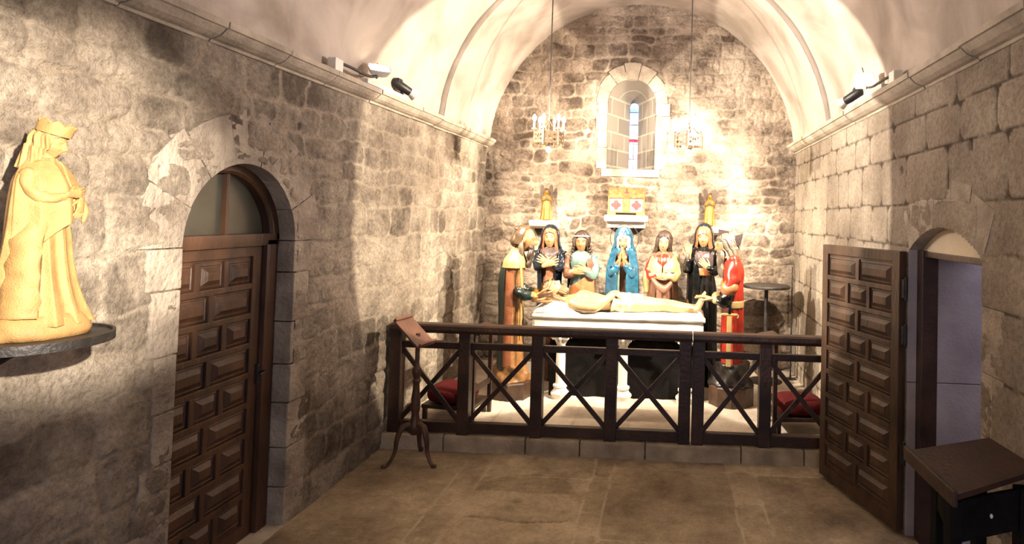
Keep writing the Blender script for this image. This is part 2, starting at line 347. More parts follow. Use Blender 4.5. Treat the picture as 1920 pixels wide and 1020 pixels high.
# right wall, big ashlar, segmental doorway
D2 = (3.12, 4.06, 1.83, 1.985)
def seg_z(y):
    yc = (D2[0] + D2[1]) / 2; hw = (D2[1] - D2[0]) / 2; s = D2[3] - D2[2]; R = (hw * hw + s * s) / (2 * s)
    return D2[3] - R + np.sqrt(np.maximum(R * R - (y - yc) ** 2, 0))
def hole_right(y, z): return (y > D2[0]) & (y < D2[1]) & (z < seg_z(y))
rr = [(0, .30), (.30, .62), (.62, .95), (.95, 1.27), (1.27, 1.60), (1.60, 1.86), (1.86, 2.13), (2.13, 2.45), (2.45, 2.68), (2.68, 2.9)]
rnd = random.Random(5); rows_r = []
for a, b in rr:
    c = [0.2 + rnd.uniform(0, .4)]
    while c[-1] < 8: c.append(c[-1] + rnd.uniform(.28, .62))
    rows_r.append((a, b, c))
masonry('wall_right', 0.9, YB + .02, 0, 2.87, 0.0135, lambda U, V, h: (WR - h, U, V), rows_r, M['ashlar'], 23, joint=.009, recess=.010, bulge=.000, warp=.012, rough=.0035,
        stone_off=.004, hole=hole_right, smear=.35, stain=.8, holes_dark=((3.25, 2.42, .022), (4.2, 2.36, .02)))
# back wall with the splayed window and the vault outline
WX0, WX1, WZ0, WZS = -0.83, -0.23, 2.60, 3.44
def hole_back(x, z):
    xc = (WX0 + WX1) / 2; r = (WX1 - WX0) / 2
    win = ((np.abs(x - xc) < r) & (z > WZ0) & (z < WZS)) | ((z >= WZS) & ((x - xc) ** 2 + (z - WZS) ** 2 < r * r))
    out = (z > 2.9) & ((x - XC) ** 2 + (z - VZ) ** 2 > (VR + .03) ** 2)
    return win | out
masonry('wall_back', WL - .02, WR + .02, 0, 4.76, 0.0135, lambda U, V, h: (U, YB - h, V), layout(WL, WR, 0, 4.8, (.09, .20), (.12, .38), 37), M['rubble_back'], 37,
        joint=.018, recess=.024, bulge=.000, warp=.060, rough=.0125, stone_off=.009, hole=hole_back, smear=.45)
# floor in front of the step
cols = [-2.45, -1.58, -1.37, -0.56, -0.41, 0.50, 0.70, 1.62]
rnd = random.Random(9); rows_f = []
for a, b in zip(cols[:-1], cols[1:]):
    c = [0.4 + rnd.uniform(0, .6)]
    while c[-1] < 5.3: c.append(c[-1] + (rnd.uniform(.5, .95) if b - a < .3 else rnd.uniform(1.0, 1.9)))
    rows_f.append((a, b, c))
def floor_extra(U, V, h, shade, mort, st):
    # broken half-round slab edge, crack, pits
    d = np.sqrt(((V + 1.0) / .36) ** 2 + ((U - 4.42) / .30) ** 2); k = (U > 4.42) * (1 - sstep(.97, 1.03, d)); shade = shade - .35 * k
    cr = (np.abs(U - (4.02 + .02 * np.sin(V * 9))) < .010) & (V > -1.32) & (V < -.62); h = h - .012 * cr; shade = np.where(cr, 0, shade)
    p = np.exp(-(((V + 1.02) ** 2 + (U - 4.28) ** 2) / .0009)); shade = shade - .8 * p; h = h - .01 * p
    st = np.clip(st + .1, 0, 1)
    return h, np.clip(shade, 0, 1), mort * .8, st
masonry('floor', 0.9, 5.14, WL - .05, WR + .08, 0.0135, lambda U, V, h: (V, U, h - .004), rows_f, M['floor'], 51, joint=.010, recess=.007, bulge=.001, warp=.018, rough=.005, stone_off=.003, smear=.5, stain=1.0, extra=floor_extra)
# platform behind the rail
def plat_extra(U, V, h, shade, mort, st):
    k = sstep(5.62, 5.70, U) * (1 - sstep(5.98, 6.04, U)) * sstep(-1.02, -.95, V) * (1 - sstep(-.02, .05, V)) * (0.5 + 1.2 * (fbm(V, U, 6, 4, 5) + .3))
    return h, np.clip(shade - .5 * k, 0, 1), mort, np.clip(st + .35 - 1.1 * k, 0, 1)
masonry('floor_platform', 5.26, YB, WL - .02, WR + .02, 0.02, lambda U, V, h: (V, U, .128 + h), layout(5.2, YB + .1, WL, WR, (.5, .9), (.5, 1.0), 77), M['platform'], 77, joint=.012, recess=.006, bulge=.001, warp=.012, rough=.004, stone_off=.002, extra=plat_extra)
# stone curb of the step
b = MB(); rnd = random.Random(3); x = WL - .02
while x < WR:
    x2 = min(x + rnd.uniform(.45, .85), WR + .02); b.box(((x + x2) / 2, 5.19 + rnd.uniform(-.006, .006), .055), (x2 - x - .008, .19, .15 + rnd.uniform(-.003, .003)), bev=.012); x = x2
M['step'] = mat('step_stone', (0.44, 0.365, 0.26), 0.9, 0.2, 5, 0.4, 50, 0.2)
structure(b.build('trim_step', M['step'], smooth=False))

# near ends of the room (behind the viewer) and outer shells
def plain(name, c, d, m): return structure(MB().box(c, d).build(name, m))
plain('wall_left_near', (WL - .05, -.85, 1.45), (.1, 3.5, 2.9), M['arch_stone']); plain('wall_right_near', (WR + .05, -.85, 1.45), (.1, 3.5, 2.9), M['arch_stone'])
plain('wall_rear', (XC, -2.6, 2.4), (4.2, .1, 4.9), M['arch_stone']); plain('floor_near', (XC, -.85, -.05), (4.1, 3.54, .1), M['arch_stone'])

# vault: front barrel slightly wider than the one over the altar
def vault_mat():
    m, nt, b = newmat('vault_plaster'); L = nt.links
    tc = N(nt, 'ShaderNodeTexCoord')
    n1 = N(nt, 'ShaderNodeTexNoise'); n1.inputs['Scale'].default_value = 1.7; n1.inputs['Detail'].default_value = 8; n1.inputs['Distortion'].default_value = .6; L.new(tc.outputs['Object'], n1.inputs['Vector'])
    cr = N(nt, 'ShaderNodeValToRGB'); e = cr.color_ramp.elements; e[0].position = .3; e[0].color = (.27, .225, .18, 1); e[1].position = .62; e[1].color = (.50, .435, .375, 1)
    L.new(n1.outputs['Fac'], cr.inputs[0])
    n2 = N(nt, 'ShaderNodeTexNoise'); n2.inputs['Scale'].default_value = 30; n2.inputs['Detail'].default_value = 8; L.new(tc.outputs['Object'], n2.inputs['Vector'])
    mx = N(nt, 'ShaderNodeMix', data_type='RGBA', blend_type='MULTIPLY'); mx.inputs['Factor'].default_value = .5; L.new(cr.outputs[0], mx.inputs['A']); L.new(n2.outputs['Color'], mx.inputs['B'])
    L.new(cr.outputs[0], b.inputs['Base Color'])
    bp = N(nt, 'ShaderNodeBump'); bp.inputs['Strength'].default_value = .35; bp.inputs['Distance'].default_value = .01; L.new(n2.outputs['Fac'], bp.inputs['Height'])
    L.new(bp.outputs[0], b.inputs['Normal']); b.inputs['Roughness'].default_value = .9; b.inputs['Specular IOR Level'].default_value = .2
    return m
M['vault'] = vault_mat()
def barrel(name, y0, y1, R, seed, joints=True):
    a = math.asin((2.92 - VZ) / R); n = 150; ny = max(2, int((y1 - y0) / .03))
    A, Y = np.meshgrid(np.linspace(a, PI - a, n), np.linspace(y0, y1, ny), indexing='ij')
    s = A * R; h = .018 * 2 * fbm(s, Y, 1.2, 4, seed)
    if joints:   # block joints along the barrel
        row = np.floor(s / .42); off = (row * .37) % 1.0
        dj = np.minimum(np.abs((s / .42) % 1 - .5), 1); j1 = sstep(.5, .485, np.abs((s / .42) % 1 - .5)); j2 = sstep(.5, .488, np.abs(((Y / .85 + off) % 1) - .5))
        h = h + .007 * (1 - np.minimum(j1, j2))
    X = XC + (R + h) * np.cos(A); Z = VZ + (R + h) * np.sin(A)
    v = np.stack([X, Y, Z], -1).reshape(-1, 3); I = np.arange(n * ny).reshape(n, ny)
    q = np.stack([I[:-1, :-1], I[1:, :-1], I[1:, 1:], I[:-1, 1:]], -1).reshape(-1, 4)
    b = MB(); b.v = [tuple(p) for p in v]; b.f = [tuple(p) for p in q]
    return structure(b.build(name, M['vault'], smooth=True))
barrel('ceiling_vault', -2.6, 6.115, VR + .045, 4); barrel('ceiling_altar_vault', 6.135, YB + .1, VR - .005, 8, False)
# dark open joint ring where the two vaults meet
b = MB(); a = math.asin((2.9 - VZ) / VR); n = 120
R = []
for k in range(n + 1):
    t = a + (PI - 2 * a) * k / n; c, s = math.cos(t), math.sin(t)
    R.append([(XC + r * c, y, VZ + r * s) for r, y in ((VR - .005, 6.135), (VR - .005, 6.2), (VR + .12, 6.2), (VR + .12, 6.135))])
b.rings(R); structure(b.build('trim_vault_arch', M['vault'], smooth=True, split=30))
# cornices
def cornice(name, X0, s, seed):
    rnd = random.Random(seed); y = -2.6; b = MB()
    prof = [(-.02, 2.835), (.012, 2.835), (.02, 2.848), (.045, 2.853), (.075, 2.868), (.095, 2.888), (.105, 2.900), (.118, 2.902), (.120, 2.935), (-.02, 2.94)]
    while y < YB:
        y2 = y + rnd.uniform(.42, .85)
        if y2 > YB - .3: y2 = YB
        dz = rnd.uniform(-.004, .004); dx = rnd.uniform(-.004, .004)
        b.prism([(X0 + s * (p + dx), z + dz) for p, z in prof], 'y', y + .004, y2 - .004); y = y2
    return structure(b.build(name, M['trim']))
cornice('trim_left', WL, 1, 1); cornice('trim_right', WR, -1, 2)

# left doorway stone: voussoirs, reveal
def arch_pts(yc, zs, r, n): return [(yc + r * math.cos(PI - PI * k / n), zs + r * math.sin(PI - PI * k / n)) for k in range(n + 1)]
yc = (D1[0] + D1[1]) / 2; hw = (D1[1] - D1[0]) / 2
b = MB(); nv = 7
for k in range(nv):
    a0 = PI - PI * k / nv - .006; a1 = PI - PI * (k + 1) / nv + .006; r1 = hw + [.27, .30, .27, .31, .28, .29, .26][k]
    pts = [(yc + hw * math.cos(a0 + (a1 - a0) * j / 6), D1[2] + hw * math.sin(a0 + (a1 - a0) * j / 6)) for j in range(7)] + \
          [(yc + r1 * math.cos(a1 + (a0 - a1) * j / 6), D1[2] + r1 * math.sin(a1 + (a0 - a1) * j / 6)) for j in range(7)]
    b.prism(pts, 'x', WL - .30, WL - .002 - .003 * (k % 2))
z = 0; rnd = random.Random(8)
while z < D1[2] - .01:
    z2 = min(z + rnd.uniform(.2, .38), D1[2]); 
    if D1[2] - z2 < .1: z2 = D1[2]
    for sgn in (-1, 1):
        wj = rnd.uniform(.12, .24); y_in = yc + sgn * hw
        b.box((WL - .155, y_in + sgn * wj / 2, (z + z2) / 2), (.31 + rnd.uniform(-.01, .01), wj, z2 - z - .006), bev=.008)
    z = z2
structure(b.build('trim_door_arch_left', M['arch_stone']))

# panelled doors
def panelled(parent, W, H, rows, m, x_face, panel_name='panel', both=False, stile=.075, first=2):
    """leaf in local coords: width along +Y 0..W, height 0..H, face toward +X"""
    T = .045
    fr = MB(); fr.box((0, W / 2, H / 2), (T * .5, W, H))
    p = .036; nr = rows; top = .07; bot = .09; ph = (H - top - bot) / nr
    faces = (1, -1) if both else (1,)
    for s in faces:
        fx = s * T / 2
        for y in (stile / 2, W - stile / 2): fr.box((fx * .7, y, H / 2), (T * .5, stile, H), bev=.004)
        for z, hh in ((bot / 2, bot), (H - top / 2, top)): fr.box((fx * .7, W / 2, z), (T * .5, W - 2 * stile + .004, hh), bev=.003)
        for i in range(1, nr): fr.box((fx * .7, W / 2, bot + i * ph), (T * .5, W - 2 * stile, p), bev=.005)
    pan = []
    for i in range(nr):
        zlo = bot + i * ph + p / 2; zhi = bot + (i + 1) * ph - p / 2
        k = 2 if ((nr - 1 - i) + (0 if first == 2 else 1)) % 2 == 0 else 3
        iw = W - 2 * stile; ys = [stile + iw * j / k for j in range(k + 1)]
        for j in range(1, k):
            for s in faces: fr.box((s * T / 2 * .7, ys[j], (zlo + zhi) / 2), (T * .5, p, zhi - zlo + .01), bev=.005)
        for j in range(k): pan.append((ys[j] + (p / 2 if j else .004), ys[j + 1] - (p / 2 if j < k - 1 else .004), zlo, zhi))
    fr.build('leaf_frame', m, parent)
    for s in faces:
        for (a, c, zl, zh) in pan:
            q = MB(); x0 = s * T * .25; R = []
            for ins, dx in ((.0, 0), (.012, .006), (.016, .001), (.022, .002), (.045, .020), (.048, .0225)):
                R.append([(x0 + s * dx, yy, zz) for yy, zz in ((a + ins, zl + ins), (c - ins, zl + ins), (c - ins, zh - ins), (a + ins, zh - ins))])
            q.rings(R); q.build(panel_name, m, parent)
# left door (closed, in its arch)
d1 = bpy.data.objects.new('door_1', None); COL.objects.link(d1); structure(d1); d1.location = (WL - .16, D1[0] - .02, 0)
lf = bpy.data.objects.new('door_leaf', None)
panelled(d1, .80, 1.77, 9, M['door_wood'], 0, first=3)
b = MB(); Wd = D1[1] - D1[0] + .04
b.box((.01, .86, .9), (.09, .10, 1.80), bev=.006); b.box((.005, Wd / 2, 1.80), (.10, Wd, .075), bev=.006)
ycl = Wd / 2
R = []
for k in range(41):
    t = PI * k / 40; R.append([(xx, ycl + r * math.cos(t), 1.80 + r * math.sin(t)) for r, xx in ((.385, -.03), (.385, .035), (.40, .05), (.43, .055), (.475, .055), (.475, -.03))])
b.rings(R); b.box((.01, ycl + .02, 2.0), (.03, .022, .42)); b.build('door_frame', M['door_wood'], d1, smooth=True, split=30)
b = MB(); b.prism([(ycl + .40 * math.cos(PI * k / 30), 1.80 + .40 * math.sin(PI * k / 30)) for k in range(31)], 'x', -.012, -.004); b.build('fanlight_pane', M['glass_dark'], d1)
b = MB(); b.box((.035, .80, .98), (.02, .035, .12), bev=.004); b.tube([(.04, .80, 1.0), (.075, .80, .99), (.078, .76, .985)], .008); b.build('door_handle', M['iron'], d1)
plain('trim_threshold', (WL - .21, yc, -.015), (.42, 1.0, .05), M['trim'])
# dark space behind the left door
plain('wall_left_recess', (WL - .45, yc, 1.2), (.04, 1.3, 2.6), M['arch_stone'])

# right doorway
b = MB(); n = 24; ys = [D2[0] + (D2[1] - D2[0]) * k / n for k in range(n + 1)]
yc2 = (D2[0] + D2[1]) / 2
for k in range(5):   # voussoirs of the flat arch
    a0 = -.62 + 1.24 * k / 5 + .004; a1 = -.62 + 1.24 * (k + 1) / 5 - .004
    def pt(a, r):
        y = yc2 + (D2[1] - D2[0]) / 2 * a / .62; return y
    pts = []
    for j in range(5):
        y = yc2 + (D2[1] - D2[0]) / 2 * (a0 + (a1 - a0) * j / 4) / .62; pts.append((y, float(seg_z(np.array(y)))))
    yo1 = yc2 + (pts[-1][0] - yc2) * 1.25; yo0 = yc2 + (pts[0][0] - yc2) * 1.25
    ht = [.24, .27, .22, .26, .25][k]
    pts += [(yo1, pts[-1][1] + ht), (yo0, pts[0][1] + ht)]
    b.prism(pts, 'x', WR - .002, WR + .5)
bj = MB()
for (ya, yb_) in ((D2[0] - .2, D2[0]), (D2[1], D2[1] + .2)):
    z = 0; rnd = random.Random(int(ya * 10))
    while z < 1.84:
        z2 = min(z + rnd.uniform(.28, .36), 1.845) if ya < 3.5 else min(z + .98, 1.845); (b if ya < 3.5 else bj).box((WR + .247, (ya + yb_) / 2, (z + z2) / 2), (.502, .2, z2 - z - .004), bev=.006); z = z2
        if 1.845 - z < .1: break
structure(b.build('trim_door_arch_right', M['ashlar_trim'])); structure(bj.build('trim_door_jamb', M['passage']))
b = MB(); b.prism([(y, float(seg_z(np.array(y)))) for y in ys] + [(D2[1], 1.825), (D2[0], 1.825)], 'x', WR + .085, WR + .12)
structure(b.build('trim_door_tympanum', M['plaster']))
plain('wall_passage', (2.85, 4.2, 1.2), (.1, 4.4, 2.8), M['passage']); plain('floor_passage', (2.4, 4.2, -.03), (1.7, 4.4, .05), M['passage'])
plain('ceiling_passage', (2.45, 4.2, 2.65), (.9, 4.4, .1), M['passage']); plain('wall_passage_end', (2.3, 6.4, 1.2), (1.1, .1, 2.8), M['passage']); plain('wall_passage_near', (2.3, 2.0, 1.2), (1.1, .1, 2.8), M['passage'])
d2 = bpy.data.objects.new('door_2', None); COL.objects.link(d2); structure(d2)
hx, hy = 1.515, 4.07; fx_, fy_ = 1.235, 4.94; Lf = math.hypot(fx_ - hx, fy_ - hy)
ang = math.atan2(fy_ - hy, fx_ - hx) - PI / 2
d2.location = (hx, hy, .03); d2.rotation_euler = (0, 0, ang + 0)
# local +Y runs hinge -> free edge, +X is the side away from the camera: mirror so the panels face the room
panelled(d2, Lf, 1.79, 9, M['door_wood2'], 0, both=True, first=2)
for zz in (1.55, 1.25, .5):
    MB().box((.0, -.012, zz), (.03, .035, .12), bev=.003).tube([(0, -.03, zz - .07), (0, -.03, zz + .07)], .010).build('hinge', M['iron'], d2)
b = MB(); b.box((WR + .10, D2[1] - .045, .915), (.10, .085, 1.83), bev=.005); b.box((WR + .10, yc2, 1.81), (.07, D2[1] - D2[0], .035), bev=.004)
structure(b.build('trim_door_frame', M['rail_wood']))

# ------------------------------------------------------------------ window
xc = (WX0 + WX1) / 2; SX = -0.535; YS = 8.32
def prof(cx, hw_, z0, zs, y, n=24):
    p = [(cx - hw_, y, z0 + (zs - z0) * k / 8) for k in range(9)] + [(cx - hw_ * math.cos(PI * k / n), y, zs + hw_ * math.sin(PI * k / n)) for k in range(1, n)] + [(cx + hw_, y, zs - (zs - z0) * k / 8) for k in range(9)]
    return p
def splay_mat():
    m, nt, b = newmat('splay_blocks'); L = nt.links; tc = N(nt, 'ShaderNodeTexCoord')
    mp = N(nt, 'ShaderNodeMapping'); mp.inputs['Rotation'].default_value = (PI / 2, 0, PI / 2); L.new(tc.outputs['Object'], mp.inputs[0])
    br = N(nt, 'ShaderNodeTexBrick'); br.inputs['Scale'].default_value = 1; br.inputs['Brick Width'].default_value = .34; br.inputs['Row Height'].default_value = .22; br.inputs['Mortar Size'].default_value = .012
    br.inputs['Color1'].default_value = (.13, .112, .097, 1); br.inputs['Color2'].default_value = (.18, .155, .13, 1); br.inputs['Mortar'].default_value = (.26, .23, .19, 1)
    cb = N(nt, 'ShaderNodeCombineXYZ'); sp = N(nt, 'ShaderNodeSeparateXYZ'); L.new(tc.outputs['Object'], sp.inputs[0]); L.new(sp.outputs[1], cb.inputs[0]); L.new(sp.outputs[2], cb.inputs[1])
    L.new(cb.outputs[0], br.inputs['Vector']); L.new(br.outputs['Color'], b.inputs['Base Color'])
    n2 = N(nt, 'ShaderNodeTexNoise'); n2.inputs['Scale'].default_value = 40; n2.inputs['Detail'].default_value = 8; L.new(tc.outputs['Object'], n2.inputs['Vector'])
    bp = N(nt, 'ShaderNodeBump'); bp.inputs['Strength'].default_value = .5; bp.inputs['Distance'].default_value = .01; L.new(n2.outputs['Fac'], bp.inputs['Height']); L.new(bp.outputs[0], b.inputs['Normal']); b.inputs['Roughness'].default_value = .9
    return m
b = MB(); R = []
for t in (0, .04, .3, .6, .85, 1, 1.12):
    tt = min(t, 1); R.append(prof(xc + (SX - xc) * tt, .30 + (.058 - .30) * tt, WZ0 + .0 * tt, WZS + (3.49 - WZS) * tt, (YB - .02) + (YS - YB) * t))
b.rings(R, closed=True, cap=False); structure(b.build('trim_window_splay', splay_mat(), smooth=True, split=25))
b = MB(); rnd = random.Random(4)     # dressed surround
for k in range(7):
    a0 = PI * k / 7 + .01; a1 = PI * (k + 1) / 7 - .01; r1 = .30 + [.15, .17, .2, .22, .2, .17, .15][k]
    pts = [(xc + .30 * math.cos(a0 + (a1 - a0) * j / 5), WZS + .30 * math.sin(a0 + (a1 - a0) * j / 5)) for j in range(6)] + [(xc + r1 * math.cos(a1 + (a0 - a1) * j / 5), WZS + r1 * math.sin(a1 + (a0 - a1) * j / 5)) for j in range(6)]
    b.prism(pts, 'y', YB - .008, YB + .05)
for s in (-1, 1):
    z = WZ0
    for hh in (.27, .22, .19, .16):
        ww = rnd.uniform(.12, .2); b.box((xc + s * (.30 + ww / 2), YB + .024, z + hh / 2), (ww, .065, hh - .006), bev=.005); z += hh
b.box((xc, YB + .03, WZ0 - .05), (.74, .09, .10), bev=.008)
structure(b.build('trim_window', M['arch_stone']))
def glass_mat():
    m, nt, b = newmat('stained_glass'); L = nt.links; tc = N(nt, 'ShaderNodeTexCoord'); sp = N(nt, 'ShaderNodeSeparateXYZ'); L.new(tc.outputs['Object'], sp.inputs[0])
    mr = N(nt, 'ShaderNodeMapRange'); mr.inputs[1].default_value = 2.6; mr.inputs[2].default_value = 3.55; L.new(sp.outputs[2], mr.inputs[0])
    cr = N(nt, 'ShaderNodeValToRGB'); cr.color_ramp.interpolation = 'CONSTANT'; e = cr.color_ramp.elements
    e[0].position = 0; e[0].color = (.95, .45, .55, 1); e[1].position = .10; e[1].color = (.9, .75, .9, 1)
    for p, c in ((.2, (1, .25, .3)), (.26, (.35, .55, 1)), (.38, (.9, .85, 1)), (.43, (.8, .02, .05)), (.475, (1, .6, .3)), (.51, (.55, .60, 1)), (.6, (.8, .85, 1)), (.68, (.45, .55, 1)), (.78, (.3, .6, 1)), (.86, (.15, .35, .8)), (.92, (.6, .75, 1))):
        q = e.new(p); q.color = (*c, 1)
    L.new(mr.outputs[0], cr.inputs[0]); L.new(cr.outputs[0], b.inputs['Emission Color']); L.new(cr.outputs[0], b.inputs['Base Color']); b.inputs['Emission Strength'].default_value = 1.8
    return m
wn = bpy.data.objects.new('window_1', None); COL.objects.link(wn); structure(wn)
b = MB(); b.rings([prof(SX, .058, WZ0, 3.49, YS + .02), prof(SX, .058, WZ0, 3.49, YS + .03)]); b.build('stained_glass_pane', glass_mat(), wn)
b = MB()
for z in (2.78, 2.99, 3.05, 3.25, 3.42): b.box((SX, YS + .01, z), (.116, .012, .010))
b.box((SX, YS + .01, 2.8), (.006, .012, .4)); b.build('lead_bar', M['iron'], wn)
# ------------------------------------------------------------------ PART 2
# altar rail: one long run and a shorter run butted to it
def rail(name, posts, label, x_end0, x_end1):
    t = thing(name, label, 'railing', ((posts[0] + posts[-1]) / 2, 5.172, .13)); ox = t.location.x
    for x in posts:
        MB().box((x - ox, 0, .435), (.098, .098, .87), bev=.006).build('post', M['rail_wood'], t)
    b = MB(); L = x_end1 - x_end0; cx = (x_end0 + x_end1) / 2 - ox
    pr = [(-.055, .845), (.055, .845), (.062, .870), (.060, .905), (.045, .918), (-.045, .918), (-.060, .905), (-.062, .870)]
    b.prism([(p[0], p[1]) for p in pr], 'x', x_end0 - ox, x_end1 - ox); b.build('handrail', M['rail_wood'], t)
    for a, c in zip(posts[:-1], posts[1:]):
        a -= ox; c -= ox
        MB().box(((a + c) / 2, 0, .735), (c - a - .08, .045, .055), bev=.005).build('middle_rail', M['rail_wood'], t)
        MB().box(((a + c) / 2, 0, .055), (c - a - .08, .06, .085), bev=.005).build('bottom_rail', M['rail_wood'], t)
        MB().bar((a + .045, -.008, .70), (c - .045, -.008, .105), .018, .040, (0, 0, 1)).build('brace', M['rail_wood'], t)
        MB().bar((a + .045, .010, .105), (c - .045, .010, .70), .018, .040, (0, 0, 1)).build('brace', M['rail_wood'], t)
    return t
rail('altar_rail', [-2.30, -1.71, -1.09, -.465, .150], 'long dark wooden altar rail with four crossed bays, from the left wall', -2.345, .205)
rail('altar_rail', [.262, .81, 1.40], 'shorter dark wooden altar rail section before the red robed statue, by the open door', .212, 1.46)

# marble slab table on columns
tb = thing('marble_table', 'white marble table on ornate columns carrying the reclining figure', 'table', (-.515, 6.5, .13))
b = MB(); b.box((0, 0, .745), (1.74, .60, .14), bev=.03); b.build('table_top', M['white_stone'], tb)
def column(x, y, parent):
    c = MB(); c.lathe([(.085, 0), (.085, .03), (.095, .045), (.095, .06), (.070, .085), (.060, .11), (.072, .12), (.072, .14), (.050, .15), (.046, .17), (.048, .35), (.044, .55), (.052, .556), (.052, .572), (.044, .58)], (x, y, 0), 24)
    c.build('column', M['white_stone'], parent, smooth=True, split=35)
    k = MB(); k.box((x, y, .662), (.215, .19, .03), bev=.004); k.box((x, y, .625), (.17, .15, .045), bev=.008); k.lathe([(.045, .575), (.05, .60), (.062, .63), (.07, .65)], (x, y, 0), 20)
    for i in range(8):     # leaves and volutes
        a = i * PI / 4; ca, sa = math.cos(a), math.sin(a)
        k.tube([(x + .045 * ca, y + .045 * sa, .58), (x + .062 * ca, y + .062 * sa, .61), (x + .100 * ca, y + .090 * sa, .635), (x + .104 * ca, y + .094 * sa, .615)], [.018, .018, .014, .010], 8, 3)
    k.build('capital', M['white_stone'], parent, smooth=True, split=40)
for x in (-.575, .065, .70):
    column(x, -.22, tb); column(x, .20, tb)
# low black box with rippled sides between the table columns
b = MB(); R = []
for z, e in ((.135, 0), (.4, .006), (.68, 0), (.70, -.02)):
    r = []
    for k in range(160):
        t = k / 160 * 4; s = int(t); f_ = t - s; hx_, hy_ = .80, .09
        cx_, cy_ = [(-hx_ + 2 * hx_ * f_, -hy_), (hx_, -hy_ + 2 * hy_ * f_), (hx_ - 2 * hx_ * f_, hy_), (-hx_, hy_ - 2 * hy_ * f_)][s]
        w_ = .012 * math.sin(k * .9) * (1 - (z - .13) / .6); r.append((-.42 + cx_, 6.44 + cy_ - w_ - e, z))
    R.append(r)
b.rings(R); tag(b.build('black_cuboid', M['matt_black'], smooth=True, split=50), 'low black rippled chest standing under the white marble table', 'cuboid')
# mattress and pillow with sheet
mt = thing('shroud_bed', 'white sheeted bed with raised pillow end on the marble table', 'bed', (-.515, 6.5, .945))
R = []
nx = 60
for i in range(nx + 1):
    x = -.885 + 1.77 * i / nx; e = min(1, (x + .885) / .04 + .3, (.885 - x) / .04 + .3); r = []
    hx_ = .068 + .012 * math.sin(x * 3)
    for k in range(28):
        a = k / 28 * 2 * PI; ca, sa = math.cos(a), math.sin(a)
        y = .315 * abs(ca) ** .35 * (1 if ca > 0 else -1) * (.97 + .03 * e); z = hx_ * .5 + hx_ * .5 * abs(sa) ** .6 * (1 if sa > 0 else -1) * e
        if sa < 0: z = z - (.0 if abs(ca) < .6 else .02) ; z = max(z, 0.001)
        r.append((x, y, z + .004 * math.sin(x * 17 + k)))
    R.append([(p[0], p[1], max(p[2], .001)) for p in r])
b = MB(); b.rings(R); b.build('mattress', M['sheet'], mt, smooth=True)
R = []
for i in range(31):
    x = -.875 + .50 * i / 30; t = i / 30; hh = .105 * math.sin(PI * min(1, t * 1.15 + .02) ** .75) ** .8 if t < .86 else .012
    hh = .11 * (math.sin(PI * (t ** .75))) ** .75 + .006
    r = []
    for k in range(24):
        a = k / 24 * 2 * PI; ca, sa = math.cos(a), math.sin(a)
        r.append((x, .30 * abs(ca) ** .4 * (1 if ca > 0 else -1), .045 + (hh * max(sa, 0) ** .7)))
    R.append(r)
b = MB(); b.rings(R); b.build('pillow', M['sheet'], mt, smooth=True)

# ------------------------------------------------------------------ figures
def ip(z, zs, vs_): return np.interp(z, zs, vs_)
def smooth_interp(z, zs, v):
    # cubic hermite through the control values
    zs = np.array(zs, float); v = np.array(v, float); m = np.gradient(v, zs)
    i = int(np.clip(np.searchsorted(zs, z, 'right') - 1, 0, len(zs) - 2)); h = zs[i + 1] - zs[i]; t = (z - zs[i]) / h
    return (2 * t ** 3 - 3 * t * t + 1) * v[i] + (t ** 3 - 2 * t * t + t) * h * m[i] + (-2 * t ** 3 + 3 * t * t) * v[i + 1] + (t ** 3 - t * t) * h * m[i + 1]
def foldf(k, lo, hi, seed, zlo=0, zhi=1.2, sway=.5):
    r = random.Random(seed); ph = r.uniform(0, 6); p2 = r.uniform(0, 6); k2 = k * .5 + r.uniform(-.7, .9); p3 = r.uniform(0, 6)
    def f(th, z):
        t = min(max((z - zlo) / (zhi - zlo), 0), 1); a = lo + (hi - lo) * t
        s = math.sin(k * th + ph + sway * math.sin(3 * z + p2)); rg = 1 - 2 * abs(math.sin(.5 * (k * th + ph + sway * math.sin(2.2 * z + p2)) )) ** .8
        return a * (.65 * rg + .35 * math.sin(k2 * th * 1.0 + p3 + 1.5 * z) + .15 * s)
    return f
def garment(b, secs, fold=None, n=110, rows=70, opening=None, thick=.012, front=0.0, tilt=None):
    """secs: (z, cx, cy, rx, ry). opening: (z -> half angle left open at the front) gives a shell with thickness"""
    zs = [s[0] for s in secs]; R = []; Ri = []
    for i in range(rows + 1):
        z = zs[0] + (zs[-1] - zs[0]) * i / rows
        cx, cy, rx, ry = [smooth_interp(z, zs, [s[j] for s in secs]) for j in (1, 2, 3, 4)]
        rx = max(rx, .002); ry = max(ry, .002)
        if opening:
            o_ = opening(z); oL, oR = (o_ if isinstance(o_, tuple) else (o_, o_)); a0 = -PI + 0 ; 
            th = [oR + (2 * PI - oL - oR) * k / n for k in range(n + 1)]
        else: th = [2 * PI * k / n for k in range(n)]
        r = []; ri = []
        for t in th:
            d = fold(t, z) if fold else 0
            zz = z + (tilt(t, z) if tilt else 0)
            r.append((cx + (rx + d) * math.sin(t + front), cy - (ry + d) * math.cos(t + front), zz))
            if opening: ri.append((cx + (rx + d - thick) * math.sin(t + front), cy - (ry + d - thick) * math.cos(t + front), zz))
        R.append(r + ri[::-1] if opening else r)
    b.rings(R); return b
